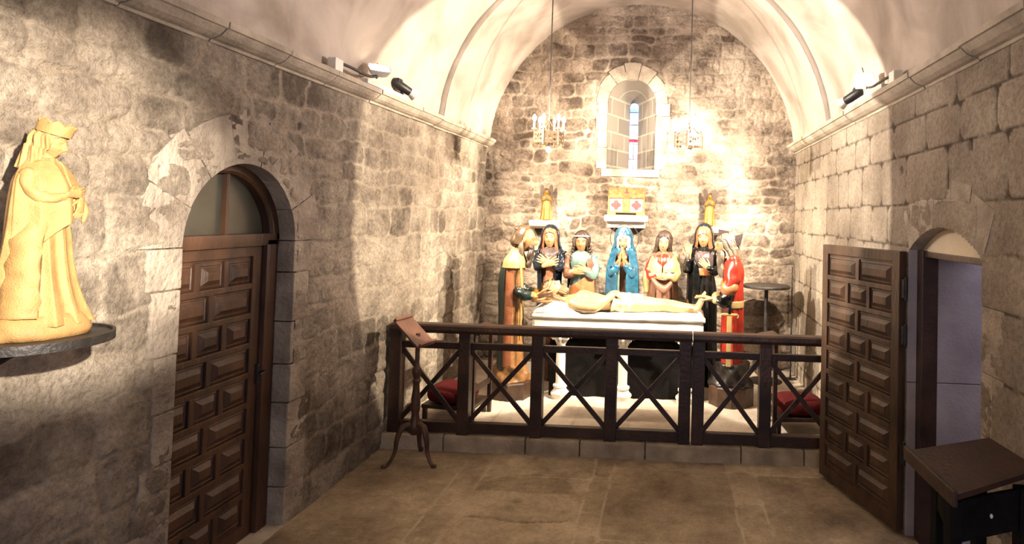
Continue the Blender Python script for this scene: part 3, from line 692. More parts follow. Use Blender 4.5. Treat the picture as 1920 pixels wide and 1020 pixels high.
def head_mesh(b, c=(0, 0, 0), s=1.0, yaw=0.0, pitch=0.0, neck=.10, male=False, roll=0.0, neck_to=None):
    """face toward -Y; c = centre of the skull"""
    Mx = Matrix.Rotation(yaw, 3, 'Z') @ Matrix.Rotation(roll, 3, 'Y') @ Matrix.Rotation(pitch, 3, 'X'); n, m = 56, 44; R = []
    g = lambda x, z, cx, cz, sx, sz: math.exp(-((x - cx) / sx) ** 2 - ((z - cz) / sz) ** 2)
    for i in range(m + 1):
        t = PI * (.012 + .976 * i / m); r = []
        for k in range(n):
            p = 2 * PI * k / n; x = .074 * math.sin(t) * math.sin(p); y = -.094 * math.sin(t) * math.cos(p); z = -.118 * math.cos(t)
            if z < 0: q = -z / .118; x *= 1 - .30 * q ** 1.6; y = y * (1 - .10 * q) - .012 * q
            if y > 0: y *= 1.05; z = z + (.012 if z < 0 else 0)
            f = max(0, -y / .094) ** .6 if y < 0 else 0
            d = .030 * g(x, z, 0, -.022, .011, .020) + .014 * g(x, z, 0, .004, .009, .026) - .012 * (g(x, z, .031, .010, .017, .013) + g(x, z, -.031, .010, .017, .013)) \
                + .006 * (g(x, z, .03, .034, .026, .009) + g(x, z, -.03, .034, .026, .009)) + .008 * g(x, z, 0, -.058, .020, .007) + .006 * g(x, z, 0, -.070, .016, .006) - .004 * g(x, z, 0, -.064, .02, .002) \
                + .012 * g(x, z, 0, -.098, .020, .016) + .005 * (g(x, z, .04, -.025, .02, .02) + g(x, z, -.04, -.025, .02, .02)) + .004 * (g(x, z, .032, .010, .010, .006) + g(x, z, -.032, .010, .010, .006))
            y -= d * f; r.append(tuple(Vector(c) + (Mx @ Vector((x, y, z))) * s))
        R.append(r)
    b.rings(R)
    for sx in (-1, 1):
        e = Vector(c) + (Mx @ Vector((sx * .074, .012, -.005))) * s; b.ell(e, (.010 * s, .018 * s, .030 * s), 10, 8)
    nt_ = neck_to if neck_to else (c[0], c[1] + .02 * s, c[2] - (.118 + neck) * s)
    b.tube([Vector(c) + (Mx @ Vector((0, .018, -.05))) * s, (Vector(c) + Vector(nt_)) * .5 + Vector((0, .01 * s, -.02 * s)), nt_], [.052 * s, .050 * s, .062 * s], 18, 4)
    return Mx
def face_details(parent, c, s, Mx, eyes=None, lips=None):
    for sx in (-1, 1):
        p = Vector(c) + (Mx @ Vector((sx * .031, -.0805, .010))) * s
        MB().ell(p, (.0085 * s, .005 * s, .0032 * s), 12, 8, Mx).build('eye', eyes or M['eye'], parent, smooth=True)
        MB().tube([Vector(c) + (Mx @ Vector((sx * x_, y_, z_))) * s for x_, y_, z_ in ((.014, -.0915, .030), (.030, -.088, .037), (.050, -.072, .030))], [.0014 * s, .0020 * s, .0012 * s], 6, 3).build('eyebrow', eyes or M['hair'], parent, smooth=True)
    MB().tube([Vector(c) + (Mx @ Vector(q)) * s for q in ((-.015, -.0945, -.064), (0, -.1015, -.063), (.015, -.0945, -.064))], [.002 * s, .0040 * s, .002 * s], 8, 3).build('mouth', lips or M['lip'], parent, smooth=True)
def hand_mesh(b, w_, d, nrm, s=1.0, side=1, curl=.35, spread=.10, flex=0.0):
    """w_ wrist, d finger direction, nrm palm normal, side=+1/-1 which side the thumb leaves"""
    d = Vector(d).normalized(); nrm = Vector(nrm); nrm = (nrm - d * nrm.dot(d)).normalized(); l = nrm.cross(d) * side; w_ = Vector(w_)
    P = lambda a, c, e: w_ + (d * a + l * c + nrm * e) * s
    b.tube([P(-.02, 0, 0), P(.02, 0, 0), P(.06, 0, .002), P(.088, 0, .002)], [.024 * s, .030 * s, .040 * s, .037 * s], 14, 3, flat=.42, up=nrm)
    for i, (off, ln) in enumerate(((.030, .070), (.010, .078), (-.010, .073), (-.029, .058))):
        sp_ = spread * (1.5 - i) * .5; pts = []; a_ = 0; p = Vector((.082, off, 0)); pts.append(P(*p))
        for q in (.45, .32, .23):
            a_ += curl * (.7 if q == .45 else 1); p = p + Vector((math.cos(a_) * ln * q, math.sin(sp_) * ln * q, math.sin(a_) * ln * q)); pts.append(P(*p))
        b.tube(pts, [.0105 * s, .0098 * s, .0088 * s, .0070 * s], 10, 3)
    b.tube([P(.018, .020, .004), P(.045, .045, .010 + .01 * curl), P(.072, .058, .018 + .02 * curl), P(.094, .060, .026 + .03 * curl)], [.014 * s, .0115 * s, .0095 * s, .007 * s], 10, 3)
    return b
def arm(parent, pts, r, m, name='sleeve', crease=.085):
    b = MB(); b.tube(pts, r, 20, 8)
    # shallow carved creases
    import random as _r
    A_ = np.array(b.v).reshape(-1, 20, 3); ce = A_.mean(1, keepdims=True); rg = np.arange(A_.shape[0])[:, None, None]; an = np.arange(20)[None, :, None] * 2 * PI / 20
    A_ = ce + (A_ - ce) * (1 + crease * (np.sin(3 * an + rg * .55) + .6 * np.sin(2 * an - rg * .9 + 1) + .5 * np.sin(rg * 1.25)))
    b.v = [tuple(p) for p in A_.reshape(-1, 3)]
    return b.build(name, m, parent, smooth=True)
def hair_shell(b, c, s, drop, Mx, open_=1.0, wave=.006, full=.012, nz=40, face=.95, width=1.0, strands=13):
    """hair hugging the skull and falling to `drop` below the skull centre"""
    R = []; n = 70
    for i in range(nz + 1):
        z = .132 - (drop + .132) * i / nz
        zz = min(max(z / .125, -1), 1)
        if z > -.03: rr = math.sqrt(max(0, 1 - (max(z, -.03) / .134) ** 2)); rx, ry = (.078 + full) * rr, (.098 + full) * rr
        else: k = min(1, (-.03 - z) / .2); rx, ry = (.078 + full) * (1 + .25 * k * width) * .974, (.098 + full) * (1 - .12 * k) * .974
        op = 0 if z > .085 else face * min(1, (.085 - z) / .035)
        r = []; ri = []
        for k in range(n + 1):
            t = op + (2 * PI - 2 * op) * k / n; w_ = wave * math.sin(strands * t + 9 * z * 3) + wave * .6 * math.sin(strands * 2.1 * t + 60 * z)
            for rad, lst in ((w_, r), (w_ - .016, ri)):
                x = (max(rx, .004) + rad * (rx / .09)) * math.sin(t); y = -(max(ry, .004) + rad * (ry / .1)) * math.cos(t) + .008 + (.012 if z < -.05 else 0)
                lst.append(tuple(Vector(c) + (Mx @ Vector((x, y, z))) * s))
        R.append(r + ri[::-1])
    b.rings(R); return b
ROBE = [(0, 0, 0, .235, .20), (.06, 0, 0, .232, .20), (.45, 0, 0, .20, .17), (.85, 0, 0, .185, .15), (1.03, 0, 0, .150, .122), (1.14, 0, -.005, .160, .128), (1.27, 0, -.01, .180, .135), (1.37, 0, 0, .165, .105), (1.42, 0, 0, .115, .080), (1.46, 0, 0, .066, .066)]
def scale_secs(secs, kx, ky=None, dz=0, add=0): return [(s[0] + dz, s[1], s[2], s[3] * kx + add, s[4] * (ky or kx) + add) for s in secs]
def person_statue(name, label, loc, rz, scale, robe_m, robe_secs=None, kx=1.0, seed=1, folds=9, amp=.022, face_m='skin_pale', head_c=(0, -.015, 1.585), yaw=0, pitch=.12, roll=0, cat='statue', group=None, details=True, hs=1.0):
    t = thing(name, label, cat, loc, rz, group, scale)
    garment(MB(), scale_secs(robe_secs or ROBE, kx), foldf(folds, amp, amp * .25, seed)).build('robe', M[robe_m], t, smooth=True)
    b = MB(); Mx = head_mesh(b, head_c, hs, yaw, pitch, roll=roll); b.build('head', M[face_m], t, smooth=True)
    if details: face_details(t, head_c, hs, Mx)
    return t, Mx
PZ = .13
def veil(parent, m, c, s, Mx, drop=.22, face=.85, full=.026, name='veil', wave=.004, brow=.080, strands=7, width=1.4, thick=.012, out=0):
    R = []; n = 60; nz = 44
    for i in range(nz + 1):
        z = .150 + out - (drop + .150) * i / nz
        if z > -.03: rr = math.sqrt(max(0.0004, 1 - (max(z, -.03) / (.152 + out)) ** 2)); rx, ry = (.074 + full) * rr, (.092 + full) * rr
        else: k = min(1, (-.03 - z) / .2); rx, ry = (.074 + full) * (1 + .22 * k * width) * .98, (.092 + full) * (1 - .05 * k) * .98
        op = 0 if z > brow else face * min(1, ((brow - z) / .03)) ** .5
        r = []; ri = []
        for k in range(n + 1):
            th = op + (2 * PI - 2 * op) * k / n; w_ = wave * math.sin(strands * th + 5 * z)
            for rad, lst in ((w_, r), (w_ - thick, ri)):
                lst.append(tuple(Vector(c) + (Mx @ Vector(((max(rx + rad * min(1, rx / .05), .002)) * math.sin(th), -(max(ry + rad * min(1, ry / .05), .002)) * math.cos(th) + .006, z - out * 0))) * s))
        R.append(r + ri[::-1])
    return MB().rings(R) and _last(R).build(name, m, parent, smooth=True)
def _last(R):
    b = MB(); b.rings(R); return b
MANT = [(.03, 0, .0, .265, .225), (.5, 0, .01, .235, .20), (.9, 0, .01, .235, .19), (1.12, 0, 0, .250, .185), (1.25, 0, 0, .240, .165), (1.36, 0, .005, .200, .135), (1.42, 0, .01, .135, .105), (1.47, 0, .015, .098, .095)]
def mantle(parent, m, kx=1.0, seed=3, folds=8, amp=.022, opening=lambda z: .6, secs=None, name='mantle', add=0, tilt=None, front=0, z0=None):
    s = secs or MANT
    return garment(MB(), scale_secs(s, kx, add=add), foldf(folds, amp, amp * .35, seed), opening=opening, tilt=tilt, front=front).build(name, M[m], parent, smooth=True)
def hands(parent, specs, m='skin_pale'):
    for sp_ in specs:
        hand_mesh(MB(), *sp_[0], **sp_[1]).build('hand', M[m], parent, smooth=True)
FY = 7.05
# 2: woman in dark navy mantle, arms crossed
t, Mx = person_statue('saint_statue', 'carved woman in dark navy veil with arms crossed on her breast', (-1.385, FY, PZ), .05, 1.01, 'rose_brown', seed=5, folds=12, pitch=.05)
veil(t, M['salmon'], (0, -.015, 1.585), 1, Mx, drop=.34, face=.80, full=.016, name='veil_lining', brow=.072, width=.9)
veil(t, M['navy'], (0, -.005, 1.59), 1, Mx, drop=.24, face=1.15, full=.034, brow=.115, width=2.2)
garment(MB(), [(1.18, 0, -.012, .165, .135), (1.30, 0, -.014, .172, .135), (1.39, 0, -.01, .13, .095), (1.44, 0, -.005, .07, .07)], foldf(26, .004, .004, 2), rows=20).build('bodice', M['purple_grey'], t, smooth=True)
mantle(t, 'navy', 1.0, 7, 8, .032, lambda z: .55 + .35 * sstep(1.0, 1.3, z))
garment(MB(), [(.35, .0, -.0, .235, .20), (.8, 0, -.0, .215, .175), (1.10, 0, 0, .20, .165)], foldf(6, .012, .01, 4), opening=lambda z: (2 * PI - .62 - .05 , -.12 - .25 * (1.1 - z))).build('mantle_lining', M['salmon'], t, smooth=True)
for s in (-1, 1):
    arm(t, [(s * .20, .0, 1.32), (s * .245, -.03, 1.17), (s * .20, -.13, 1.09), (s * .05, -.20, 1.14)], [.062, .07, .062, .040], M['navy'])
    arm(t, [(s * .10, -.18, 1.12), (-s * .02, -.215 - .012 * (s + 1), 1.165)], [.034, .026], M['skin_pale'], 'forearm')
hands(t, [((( -.00, -.235, 1.17), (-1, -.02, .50), (0, 1, 0)), dict(side=1, curl=.10, spread=.28, s=1.0)), (((.02, -.262, 1.15), (1, -.02, .42), (0, 1, 0)), dict(side=-1, curl=.10, spread=.28, s=1.0))])
# 3: youth in pale teal tunic with brown mantle
t, Mx = person_statue('saint_statue', 'carved long-haired youth in pale teal tunic and brown mantle, hands joined', (-1.02, FY, PZ), .1, .985, 'teal', seed=8, kx=1.05, folds=10, pitch=.10, face_m='skin', yaw=-.1)
hair_shell(MB(), (0, -.012, 1.59), 1.02, .20, Mx, wave=.010, full=.016, face=.80, strands=11).build('hair', M['hair'], t, smooth=True)
for s in (-1, 1):
    for k in range(5):     # curls
        z = 1.52 - k * .035; a_ = s * (.090 + .004 * k)
        MB().tube([(a_, -.03, z + .03), (a_ + s * .018, -.05, z + .01), (a_, -.06, z - .01), (a_ - s * .014, -.04, z - .02)], [.010, .011, .010, .006], 8, 3).build('curl', M['hair'], t, smooth=True)
MB().tube([(.083 * math.sin(k * PI / 18), -.103 * math.cos(k * PI / 18) - .008, 1.652 + .006 * math.cos(k * PI / 18)) for k in range(37)], .009, 8, 1).build('curl', M['white'], t, smooth=True)['label'] = 'white headband'
mantle(t, 'rose_brown', 1.0, 12, 7, .034, lambda z: (1.7 + .3 * sstep(.8, 1.3, z), .55 + .2 * math.sin(z * 3)), secs=[(.03, 0, .0, .27, .23), (.5, 0, .01, .25, .21), (.9, 0, .01, .235, .19), (1.12, 0, 0, .235, .175), (1.27, 0, 0, .215, .15), (1.35, 0, .005, .16, .12)])
garment(MB(), [(.62, 0, -.01, .245, .205), (.80, 0, -.01, .25, .215), (.98, 0, -.01, .22, .19)], foldf(7, .02, .02, 6), opening=lambda z: (2 * PI - 2.2 + 1.2 * (z - .6), -.9), thick=.03, tilt=lambda th, z: .10 * math.sin(th)).build('mantle_sash', M['orange'], t, smooth=True)
for s in (-1, 1):
    arm(t, [(s * .18, .0, 1.32), (s * .245, -.02, 1.14), (s * .20, -.14, 1.05), (s * .06, -.20, 1.10)], [.062, .072, .068, .042], M['teal'] if s > 0 else M['rose_brown'])
hands(t, [(((.08, -.215, 1.12), (-1, -.15, .05), (0, 1, -.1)), dict(side=1, curl=.25, s=1.05)), (((-.10, -.215, 1.09), (1, -.15, .12), (0, 1, -.1)), dict(side=-1, curl=.3, s=1.05))], 'skin')
# 4: the central mourner in blue
t, Mx = person_statue('virgin_statue', 'central carved woman in blue mantle over white veil, hands clasped in prayer', (-.535, FY, PZ), 0, 1.01, 'rose_brown', seed=15, folds=12, pitch=.28)
veil(t, M['white'], (0, -.018, 1.585), 1, Mx, drop=.36, face=.62, full=.014, name='veil_lining', brow=.060, width=.6)
veil(t, M['blue'], (0, -.005, 1.59), 1, Mx, drop=.24, face=.95, full=.034, brow=.085, width=2.4)
mantle(t, 'blue', .98, 17, 8, .034, lambda z: .26 + .22 * sstep(1.0, 1.1, z) * (1 - sstep(1.3, 1.4, z)), secs=[(.03, 0, .0, .275, .23), (.5, 0, .01, .275, .235), (.85, 0, -.01, .280, .235), (1.05, 0, -.03, .272, .235), (1.2, 0, -.02, .250, .215), (1.33, 0, .0, .205, .165), (1.42, 0, .01, .135, .115), (1.50, 0, .015, .108, .105)])
garment(MB(), [(.2, 0, 0, .255, .215), (.6, 0, 0, .235, .205), (1.10, 0, 0, .222, .195)], foldf(6, .008, .008, 4), opening=lambda z: (2 * PI + .16, -.36)).build('mantle_trim', M['mint'], t, smooth=True)
for s in (-1, 1):
    arm(t, [(s * .15, -.02, 1.30), (s * .19, -.08, 1.14), (s * .15, -.18, 1.06), (s * .07, -.225, 1.15)], [.05, .065, .075, .055], M['blue'])
    arm(t, [(s * .12, -.20, 1.12), (s * .03, -.235, 1.26)], [.040, .028], M['orange'], 'cuff')
hands(t, [(((-.028, -.238, 1.255), (.12, -.05, 1), (1, 0, 0)), dict(side=-1, curl=.10, s=1.1)), (((.028, -.238, 1.255), (-.12, -.05, 1), (-1, 0, 0)), dict(side=1, curl=.10, s=1.1))], 'skin')
b = MB(); b.tube([(.165 * math.cos(k * PI / 24), .10, 1.595 + .165 * math.sin(k * PI / 24)) for k in range(49)], .0035, 8, 1); b.tube([(0, .08, 1.5), (0, .1, 1.43)], .004, 8, 1); b.build('halo_ring', M['iron'], t, smooth=True)
# 5: woman in yellow shawl
t, Mx = person_statue('saint_statue', 'carved woman with bare dark hair, yellow shawl over red bodice', (-.07, FY, PZ), -.05, 1.0, 'rose_brown', seed=21, kx=1.08, folds=11, amp=.032, pitch=.15, roll=.10)
hair_shell(MB(), (0, -.012, 1.59), 1.02, .27, Mx, wave=.007, full=.013, face=.70, strands=15).build('hair', M['hair'], t, smooth=True)
garment(MB(), [(1.12, 0, -.012, .165, .14), (1.27, 0, -.016, .178, .142), (1.37, 0, -.01, .15, .108), (1.405, 0, -.005, .11, .085)], foldf(18, .004, .004, 2), rows=20).build('bodice', M['red'], t, smooth=True)
mantle(t, 'yellow', 1.0, 27, 13, .012, lambda z: .04 + .85 * sstep(1.14, 1.40, z), secs=[(1.02, 0, -.01, .262, .215), (1.10, 0, -.01, .262, .21), (1.25, 0, 0, .235, .175), (1.36, 0, .005, .195, .135), (1.42, 0, .01, .13, .105)], name='shawl', tilt=lambda th, z: .03 * math.sin(th) - .06 * math.cos(th) * sstep(1.25, 1.05, z) * -1)
MB().tube([(-.23, -.06, 1.12), (-.26, -.08, .98), (-.25, -.09, .86)], [.045, .05, .028], 14, 5).build('shawl_end', M['yellow'], t, smooth=True)
mantle(t, 'brown', 1.02, 29, 8, .034, lambda z: (.5, .75), secs=[(.03, 0, .0, .29, .23), (.5, 0, .01, .26, .21), (.85, 0, .01, .25, .20), (1.06, 0, 0, .225, .175)], name='skirt_wrap')
for s in (-1, 1):
    arm(t, [(s * .18, .0, 1.30), (s * .25, -.03, 1.13), (s * .20, -.14, 1.03), (s * .09, -.20, 1.04)], [.045, .05, .052, .04], M['yellow'] if s > 0 else M['red'])
MB().tube([(-.16, -.20, 1.0), (-.06, -.24, .93), (.04, -.25, .90), (.14, -.21, .96)], [.028, .040, .042, .030], 14, 6).build('gathered_cloth', M['rose_brown'], t, smooth=True)
hands(t, [(((-.13, -.205, 1.04), (1, -.25, -.10), (0, 1, .2)), dict(side=-1, curl=.45)), (((.12, -.205, 1.04), (-1, -.2, -.15), (0, 1, .2)), dict(side=1, curl=.45))])
# 6: woman with raised hand
t, Mx = person_statue('saint_statue', 'carved woman in black robe and salmon veil raising one open hand', (.385, FY, PZ), -.05, 1.045, 'black', seed=31, kx=1.12, folds=15, amp=.034, pitch=.10, yaw=-.15)
veil(t, M['salmon'], (0, -.012, 1.585), 1, Mx, drop=.33, face=.72, full=.018, name='veil_lining', brow=.050, width=1.0)
veil(t, M['navy'], (.0, -.000, 1.592), 1, Mx, drop=.26, face=1.20, full=.032, brow=.120, width=2.0)
garment(MB(), [(1.10, 0, -.012, .165, .14), (1.27, 0, -.02, .178, .15), (1.37, 0, -.01, .15, .108), (1.405, 0, -.005, .11, .085)], foldf(14, .004, .004, 2), rows=20).build('bodice', M['purple_grey'], t, smooth=True)
garment(MB(), [(1.00, 0, -.01, .195, .16), (1.045, 0, -.01, .20, .165), (1.09, 0, -.01, .19, .155)], foldf(5, .003, .003, 2), rows=8).build('sash', M['orange'], t, smooth=True)
mantle(t, 'black', 1.0, 37, 7, .032, lambda z: (.25 + .5 * sstep(1.0, 1.3, z), 2.4), secs=[(.03, 0, .0, .27, .23), (.5, 0, .01, .26, .21), (.9, 0, .01, .25, .195), (1.12, 0, 0, .25, .18), (1.27, 0, 0, .225, .15), (1.36, 0, .005, .18, .12), (1.42, 0, .01, .13, .10)])
garment(MB(), [(.03, -.03, .0, .29, .23), (.5, -.02, .01, .255, .20), (.98, 0, 0, .215, .175)], foldf(5, .014, .01, 4), opening=lambda z: (.55, 2 * PI - 1.75)).build('mantle_lining', M['salmon'], t, smooth=True)
arm(t, [(-.18, 0, 1.31), (-.25, -.03, 1.12), (-.25, -.12, 1.08), (-.245, -.15, 1.20)], [.060, .066, .062, .045], M['black'])
arm(t, [(-.245, -.15, 1.19), (-.235, -.155, 1.30)], [.034, .027], M['purple_grey'], 'cuff')
arm(t, [(.18, 0, 1.31), (.25, -.03, 1.13), (.17, -.14, 1.06), (.07, -.20, 1.10)], [.062, .07, .06, .04], M['black'])
hands(t, [(((-.235, -.16, 1.32), (-.05, 0, 1), (0, -1, 0)), dict(side=1, curl=.12, spread=.2, s=.95)), (((.06, -.205, 1.11), (-.6, -.1, .6), (0, 1, 0)), dict(side=1, curl=.2, s=.9))])
def squeeze(t, k):
    rigid = ('hand', 'curl', 'shawl_end')
    for o in list(t.children):
        n_ = o.name.split('.')[0]
        if n_ in ('head', 'eye', 'eyebrow', 'mouth', 'halo_ring', 'curl'): continue
        me = o.data; co = np.empty(len(me.vertices) * 3, np.float32); me.vertices.foreach_get('co', co); co = co.reshape(-1, 3)
        zm = lambda z: np.interp(z, (-1, 0, .85, 1.05, 1.30, 1.46, 1.50, 3), (-1, 0, 1.02, 1.23, 1.405, 1.485, 1.50, 3))
        if n_ == 'hand': co[:, 2] += zm(co[:, 2].mean()) - co[:, 2].mean()
        else: co[:, 2] = zm(co[:, 2])
        if n_ in rigid: co[:, 0] += (k - 1) * (co[:, 0].mean() if n_ != 'hand' else co[:, 0].mean())
        elif n_ in ('veil', 'veil_lining', 'hair'): co[:, 0] *= 1 + (k - 1) * (1 - np.clip((co[:, 2] - 1.34) / .14, 0, 1))
        else: co[:, 0] *= k + (1 - k) * np.clip((co[:, 2] - 1.40) / .08, 0, 1)
        if n_ not in ('hair', 'veil', 'veil_lining'): co[:, 1] *= .86 if n_ != 'hand' else 1; co[:, 1] += (.03 if n_ == 'hand' else 0)
        me.vertices.foreach_set('co', co.ravel()); me.update()
for o in [q for q in COL.objects if q.name.split('.')[0] in ('saint_statue', 'virgin_statue')]: squeeze(o, .60 if 'navy veil with arms' in o['label'] else .70)
# 1: left bearded man in profile, bending to hold the shroud
def plinth8(parent, r, h, m, n=8, name='plinth'):
    b = MB(); b.lathe([(r, 0), (r, h * .93), (r * .97, h)], (0, 0, 0), n); return b.build(name, m, parent)
def rocky(parent, r0, r1, z0, z1, m, seed, name='rock_base'):
    R = []; rnd = random.Random(seed); n = 36; ph = [rnd.uniform(0, 6) for _ in range(8)]
    for i in range(13):
        u = i / 12; z = z0 + (z1 - z0) * u; r = r0 + (r1 - r0) * u ** .7; row = []
        for k in range(n):
            a_ = 2 * PI * k / n; d = .10 * math.sin(3 * a_ + ph[0] + 4 * u) + .07 * math.sin(7 * a_ + ph[1] - 6 * u) + .05 * math.sin(11 * a_ + 9 * u + ph[2])
            row.append((r * (1 + d) * math.cos(a_), r * (1 + d) * math.sin(a_), z))
        R.append(row)
    b = MB(); b.rings(R); return b.build(name, m, parent, smooth=True)
t = thing('bearded_man_statue', 'carved bearded man in profile with brown cap and green cloak, on octagonal wooden plinth', 'statue', (-1.60, 6.28, PZ), PI / 2 + .10, None, 1.0)
plinth8(t, .215, .17, M['plinth']); rocky(t, .19, .16, .17, .33, M['ochre'], 2, 'moulded_base')
S = .86
LY = .80
def lift(secs, dz, k=S): return [(z * k + dz, cx, cy * k, rx * k, ry * k * LY) for z, cx, cy, rx, ry in secs]
garment(MB(), lift([(0, 0, 0, .165, .17), (.45, 0, 0, .155, .155), (.85, 0, .0, .16, .15), (1.03, 0, 0, .15, .14), (1.2, 0, -.01, .165, .15), (1.30, 0, -.02, .150, .12), (1.37, 0, -.03, .07, .07)], .32), foldf(10, .018, .006, 41)).build('robe', M['ochre'], t, smooth=True)
hc = (0, -.105, 1.605)
b = MB(); Mx = head_mesh(b, hc, 1.04, .10, .22, neck_to=(0, -.01, 1.42)); b.build('head', M['skin'], t, smooth=True); face_details(t, hc, 1.0, Mx)
# cap: drawn back to a point
b = MB(); R = []
for i in range(22):
    u = i / 21; z = .148 - .215 * u; rr = math.sqrt(max(.001, 1 - (max(z, -.02) / .15) ** 2)); op = .0 if z > .142 else 1.75 * min(1, (.142 - z) / .03) ** .5; r = []; ri = []
    for k in range(51):
        th = op + (2 * PI - 2 * op) * k / 50
        for q, lst in ((0, r), (-.014, ri)): lst.append(tuple(Vector(hc) + Mx @ Vector(((.092 * rr + q) * math.sin(th), -(.112 * rr + q) * math.cos(th) + .012, z))))
    R.append(r + ri[::-1])
b.rings(R); b.tube([Vector(hc) + Mx @ Vector(q) for q in ((0, .07, .09), (0, .12, .085), (0, .145, .10))], [.045, .014, .005], 12, 4); b.build('cap', M['cap'], t, smooth=True)
MB().tube([Vector(hc) + Mx @ Vector(q) for q in ((0, .075, .03), (0, .10, -.04), (0, .07, -.085))], [.045, .055, .03], 14, 5).build('cap_roll', M['cap'], t, smooth=True)
b = MB()
for i, (x0, dx) in enumerate(((-.05, .0), (-.035, .01), (-.015, .0), (.01, 0), (.035, 0), (.05, 0))):
    for j in range(1):
        pts = [Vector(hc) + Vector((x0, -.075 + .02 * abs(x0) * 20 * .5, -.075))]
        for q in range(1, 8): pts.append(pts[0] + Vector((.010 * math.sin(q * 1.8 + i), .006 * math.cos(q * 2 + i) + .004 * q, -.030 * q)))
        b.tube(pts, [.022, .026, .026, .025, .024, .021, .017, .010], 9, 3)
b.build('beard', M['hair'], t, smooth=True)
MB().tube([(-.068, -.075, 1.60), (-.075, -.07, 1.52), (-.065, -.08, 1.44)], [.020, .028, .018], 10, 4).build('side_curls', M['grey_hair'], t, smooth=True)
garment(MB(), lift([(0.0, 0, .02, .205, .185), (.6, 0, .02, .20, .18), (1.15, 0, .02, .205, .175), (1.25, 0, .01, .185, .155)], .30), foldf(7, .010, .005, 43), opening=lambda z: (2.0, 2.0)).build('cloak_back', M['green_dark'], t, smooth=True)
garment(MB(), lift([(0.02, 0, .01, .190, .185), (.6, 0, .01, .19, .18), (1.24, 0, .005, .19, .165)], .31), foldf(7, .010, .005, 44), opening=lambda z: (1.35, 1.35)).build('cloak_side', M['salmon'], t, smooth=True)
garment(MB(), lift([(1.16, 0, 0, .215, .185), (1.26, 0, -.01, .195, .16), (1.33, 0, -.02, .13, .11), (1.37, 0, -.02, .09, .085)], .32), foldf(20, .005, .003, 45), rows=20).build('shoulder_cape', M['yellow'], t, smooth=True)
for s in (-1, 1):
    if s < 0: MB().tube([(s * .13, -.075, 1.42), (s * .15, -.098, 1.20), (s * .145, -.100, .95), (s * .14, -.10, .60)], [.010, .013, .013, .010], 8, 5).build('cloak_hem', M['yellow'], t, smooth=True)
    wx = -.13 if s < 0 else .10
    arm(t, [(s * .150, -.07, 1.10), (s * .165, -.12, 1.055), (wx * 1.2, -.21, 1.04)], [.042, .050, .044], M['green_dark'])
    arm(t, [(wx * 1.18, -.215, 1.04), (wx * 1.14, -.235, 1.04)], [.048, .046], M['gold'], 'cuff')
hands(t, [(((-.145, -.265, 1.05), (.1, -1, .08), (.6, 0, .8)), dict(side=-1, curl=.12, spread=.35, s=1.15)), (((-.09, -.235, .985), (.15, -1, -.10), (0, 0, 1)), dict(side=1, curl=.12, spread=.35, s=1.1))], 'skin')
# 7: right man in red robe, profile to the left, sword at his side
t = thing('red_robed_man_statue', 'carved man in long red robe holding the feet, dark pointed hat, on dark plinth', 'statue', (.655, 6.34, PZ), -PI / 2 - .08, None, 1.0)
plinth8(t, .235, .20, M['plinth'], 10); rocky(t, .215, .17, .20, .42, M['rock'], 6, 'dark_drapery_base')
S = .90
garment(MB(), lift([(0, 0, 0, .155, .165), (.45, 0, 0, .155, .165), (.80, 0, .0, .165, .16), (1.03, 0, 0, .16, .15), (1.18, 0, 0, .172, .155), (1.28, 0, -.01, .150, .12), (1.34, 0, -.02, .07, .07)], .34), foldf(11, .016, .006, 51)).build('robe', M['red'], t, smooth=True)
hc = (-.02, -.085, 1.60)
b = MB(); Mx = head_mesh(b, hc, .98, -.1, .25, neck_to=(0, -.0, 1.44)); b.build('head', M['skin'], t, smooth=True); face_details(t, hc, .98, Mx)
hair_shell(MB(), hc, 1.0, .18, Mx, wave=.008, full=.012, face=1.25).build('hair', M['grey_hair'], t, smooth=True)
b = MB()
for i, x0 in enumerate((-.06, -.045, -.025, 0, .025, .045, .06)):
    pts = [Vector(hc) + Vector((x0, -.070 + abs(x0) * .6, -.065))]
    for q in range(1, 9): pts.append(pts[0] + Vector((.010 * math.sin(q * 1.3 + i), .004 * math.cos(q * 2 + i) + .002 * q, -.032 * q)))
    b.tube(pts, [.022, .028, .028, .027, .026, .024, .021, .017, .010], 9, 3)
b.build('beard', M['grey_hair'], t, smooth=True)
# hat: two upright dark flaps with a pale rolled band between
for q, nm in ((((-.03, -.070, .07), (-.03, .020, .05), (-.04, .030, .145), (-.04, -.080, .165)), 'hat_flap'), (((-.03, .085, .02), (-.03, .145, -.01), (-.04, .175, .125), (-.04, .085, .095)), 'hat_flap')):
    b = MB(); R = []
    for x_, ins in ((-.02, 0), (.07, 0)):
        R.append([tuple(Vector(hc) + Vector((p[0] + x_, p[1], p[2]))) for p in q])
    b.rings(R); b.build(nm, M['maroon'], t)
MB().ell(Vector(hc) + Vector((0, .01, .055)), (.078, .085, .050), 20, 12).build('hat_crown', M['maroon'], t, smooth=True)
for k in range(3):
    MB().tube([Vector(hc) + Vector(q) for q in ((.06, .0 + .028 * k, .095 - .010 * k), (.085, .02 + .026 * k, .055 - .012 * k), (.088, .045 + .02 * k, .01))], [.004, .005, .003], 8, 4).build('hat_ribbon', M['white'], t, smooth=True)
MB().tube([Vector(hc) + Vector(q) for q in ((.0, .05, -.02), (.0, .09, -.09), (0, .07, -.15))], [.075, .062, .07], 16, 5).build('neck_cloth', M['skin_pale'], t, smooth=True)
garment(MB(), lift([(1.02, 0, -.005, .178, .172), (1.06, 0, -.005, .18, .173), (1.0998, 0, -.005, .178, .172)], .10), foldf(5, .003, .003, 2), rows=8).build('belt', M['yellow'], t, smooth=True)
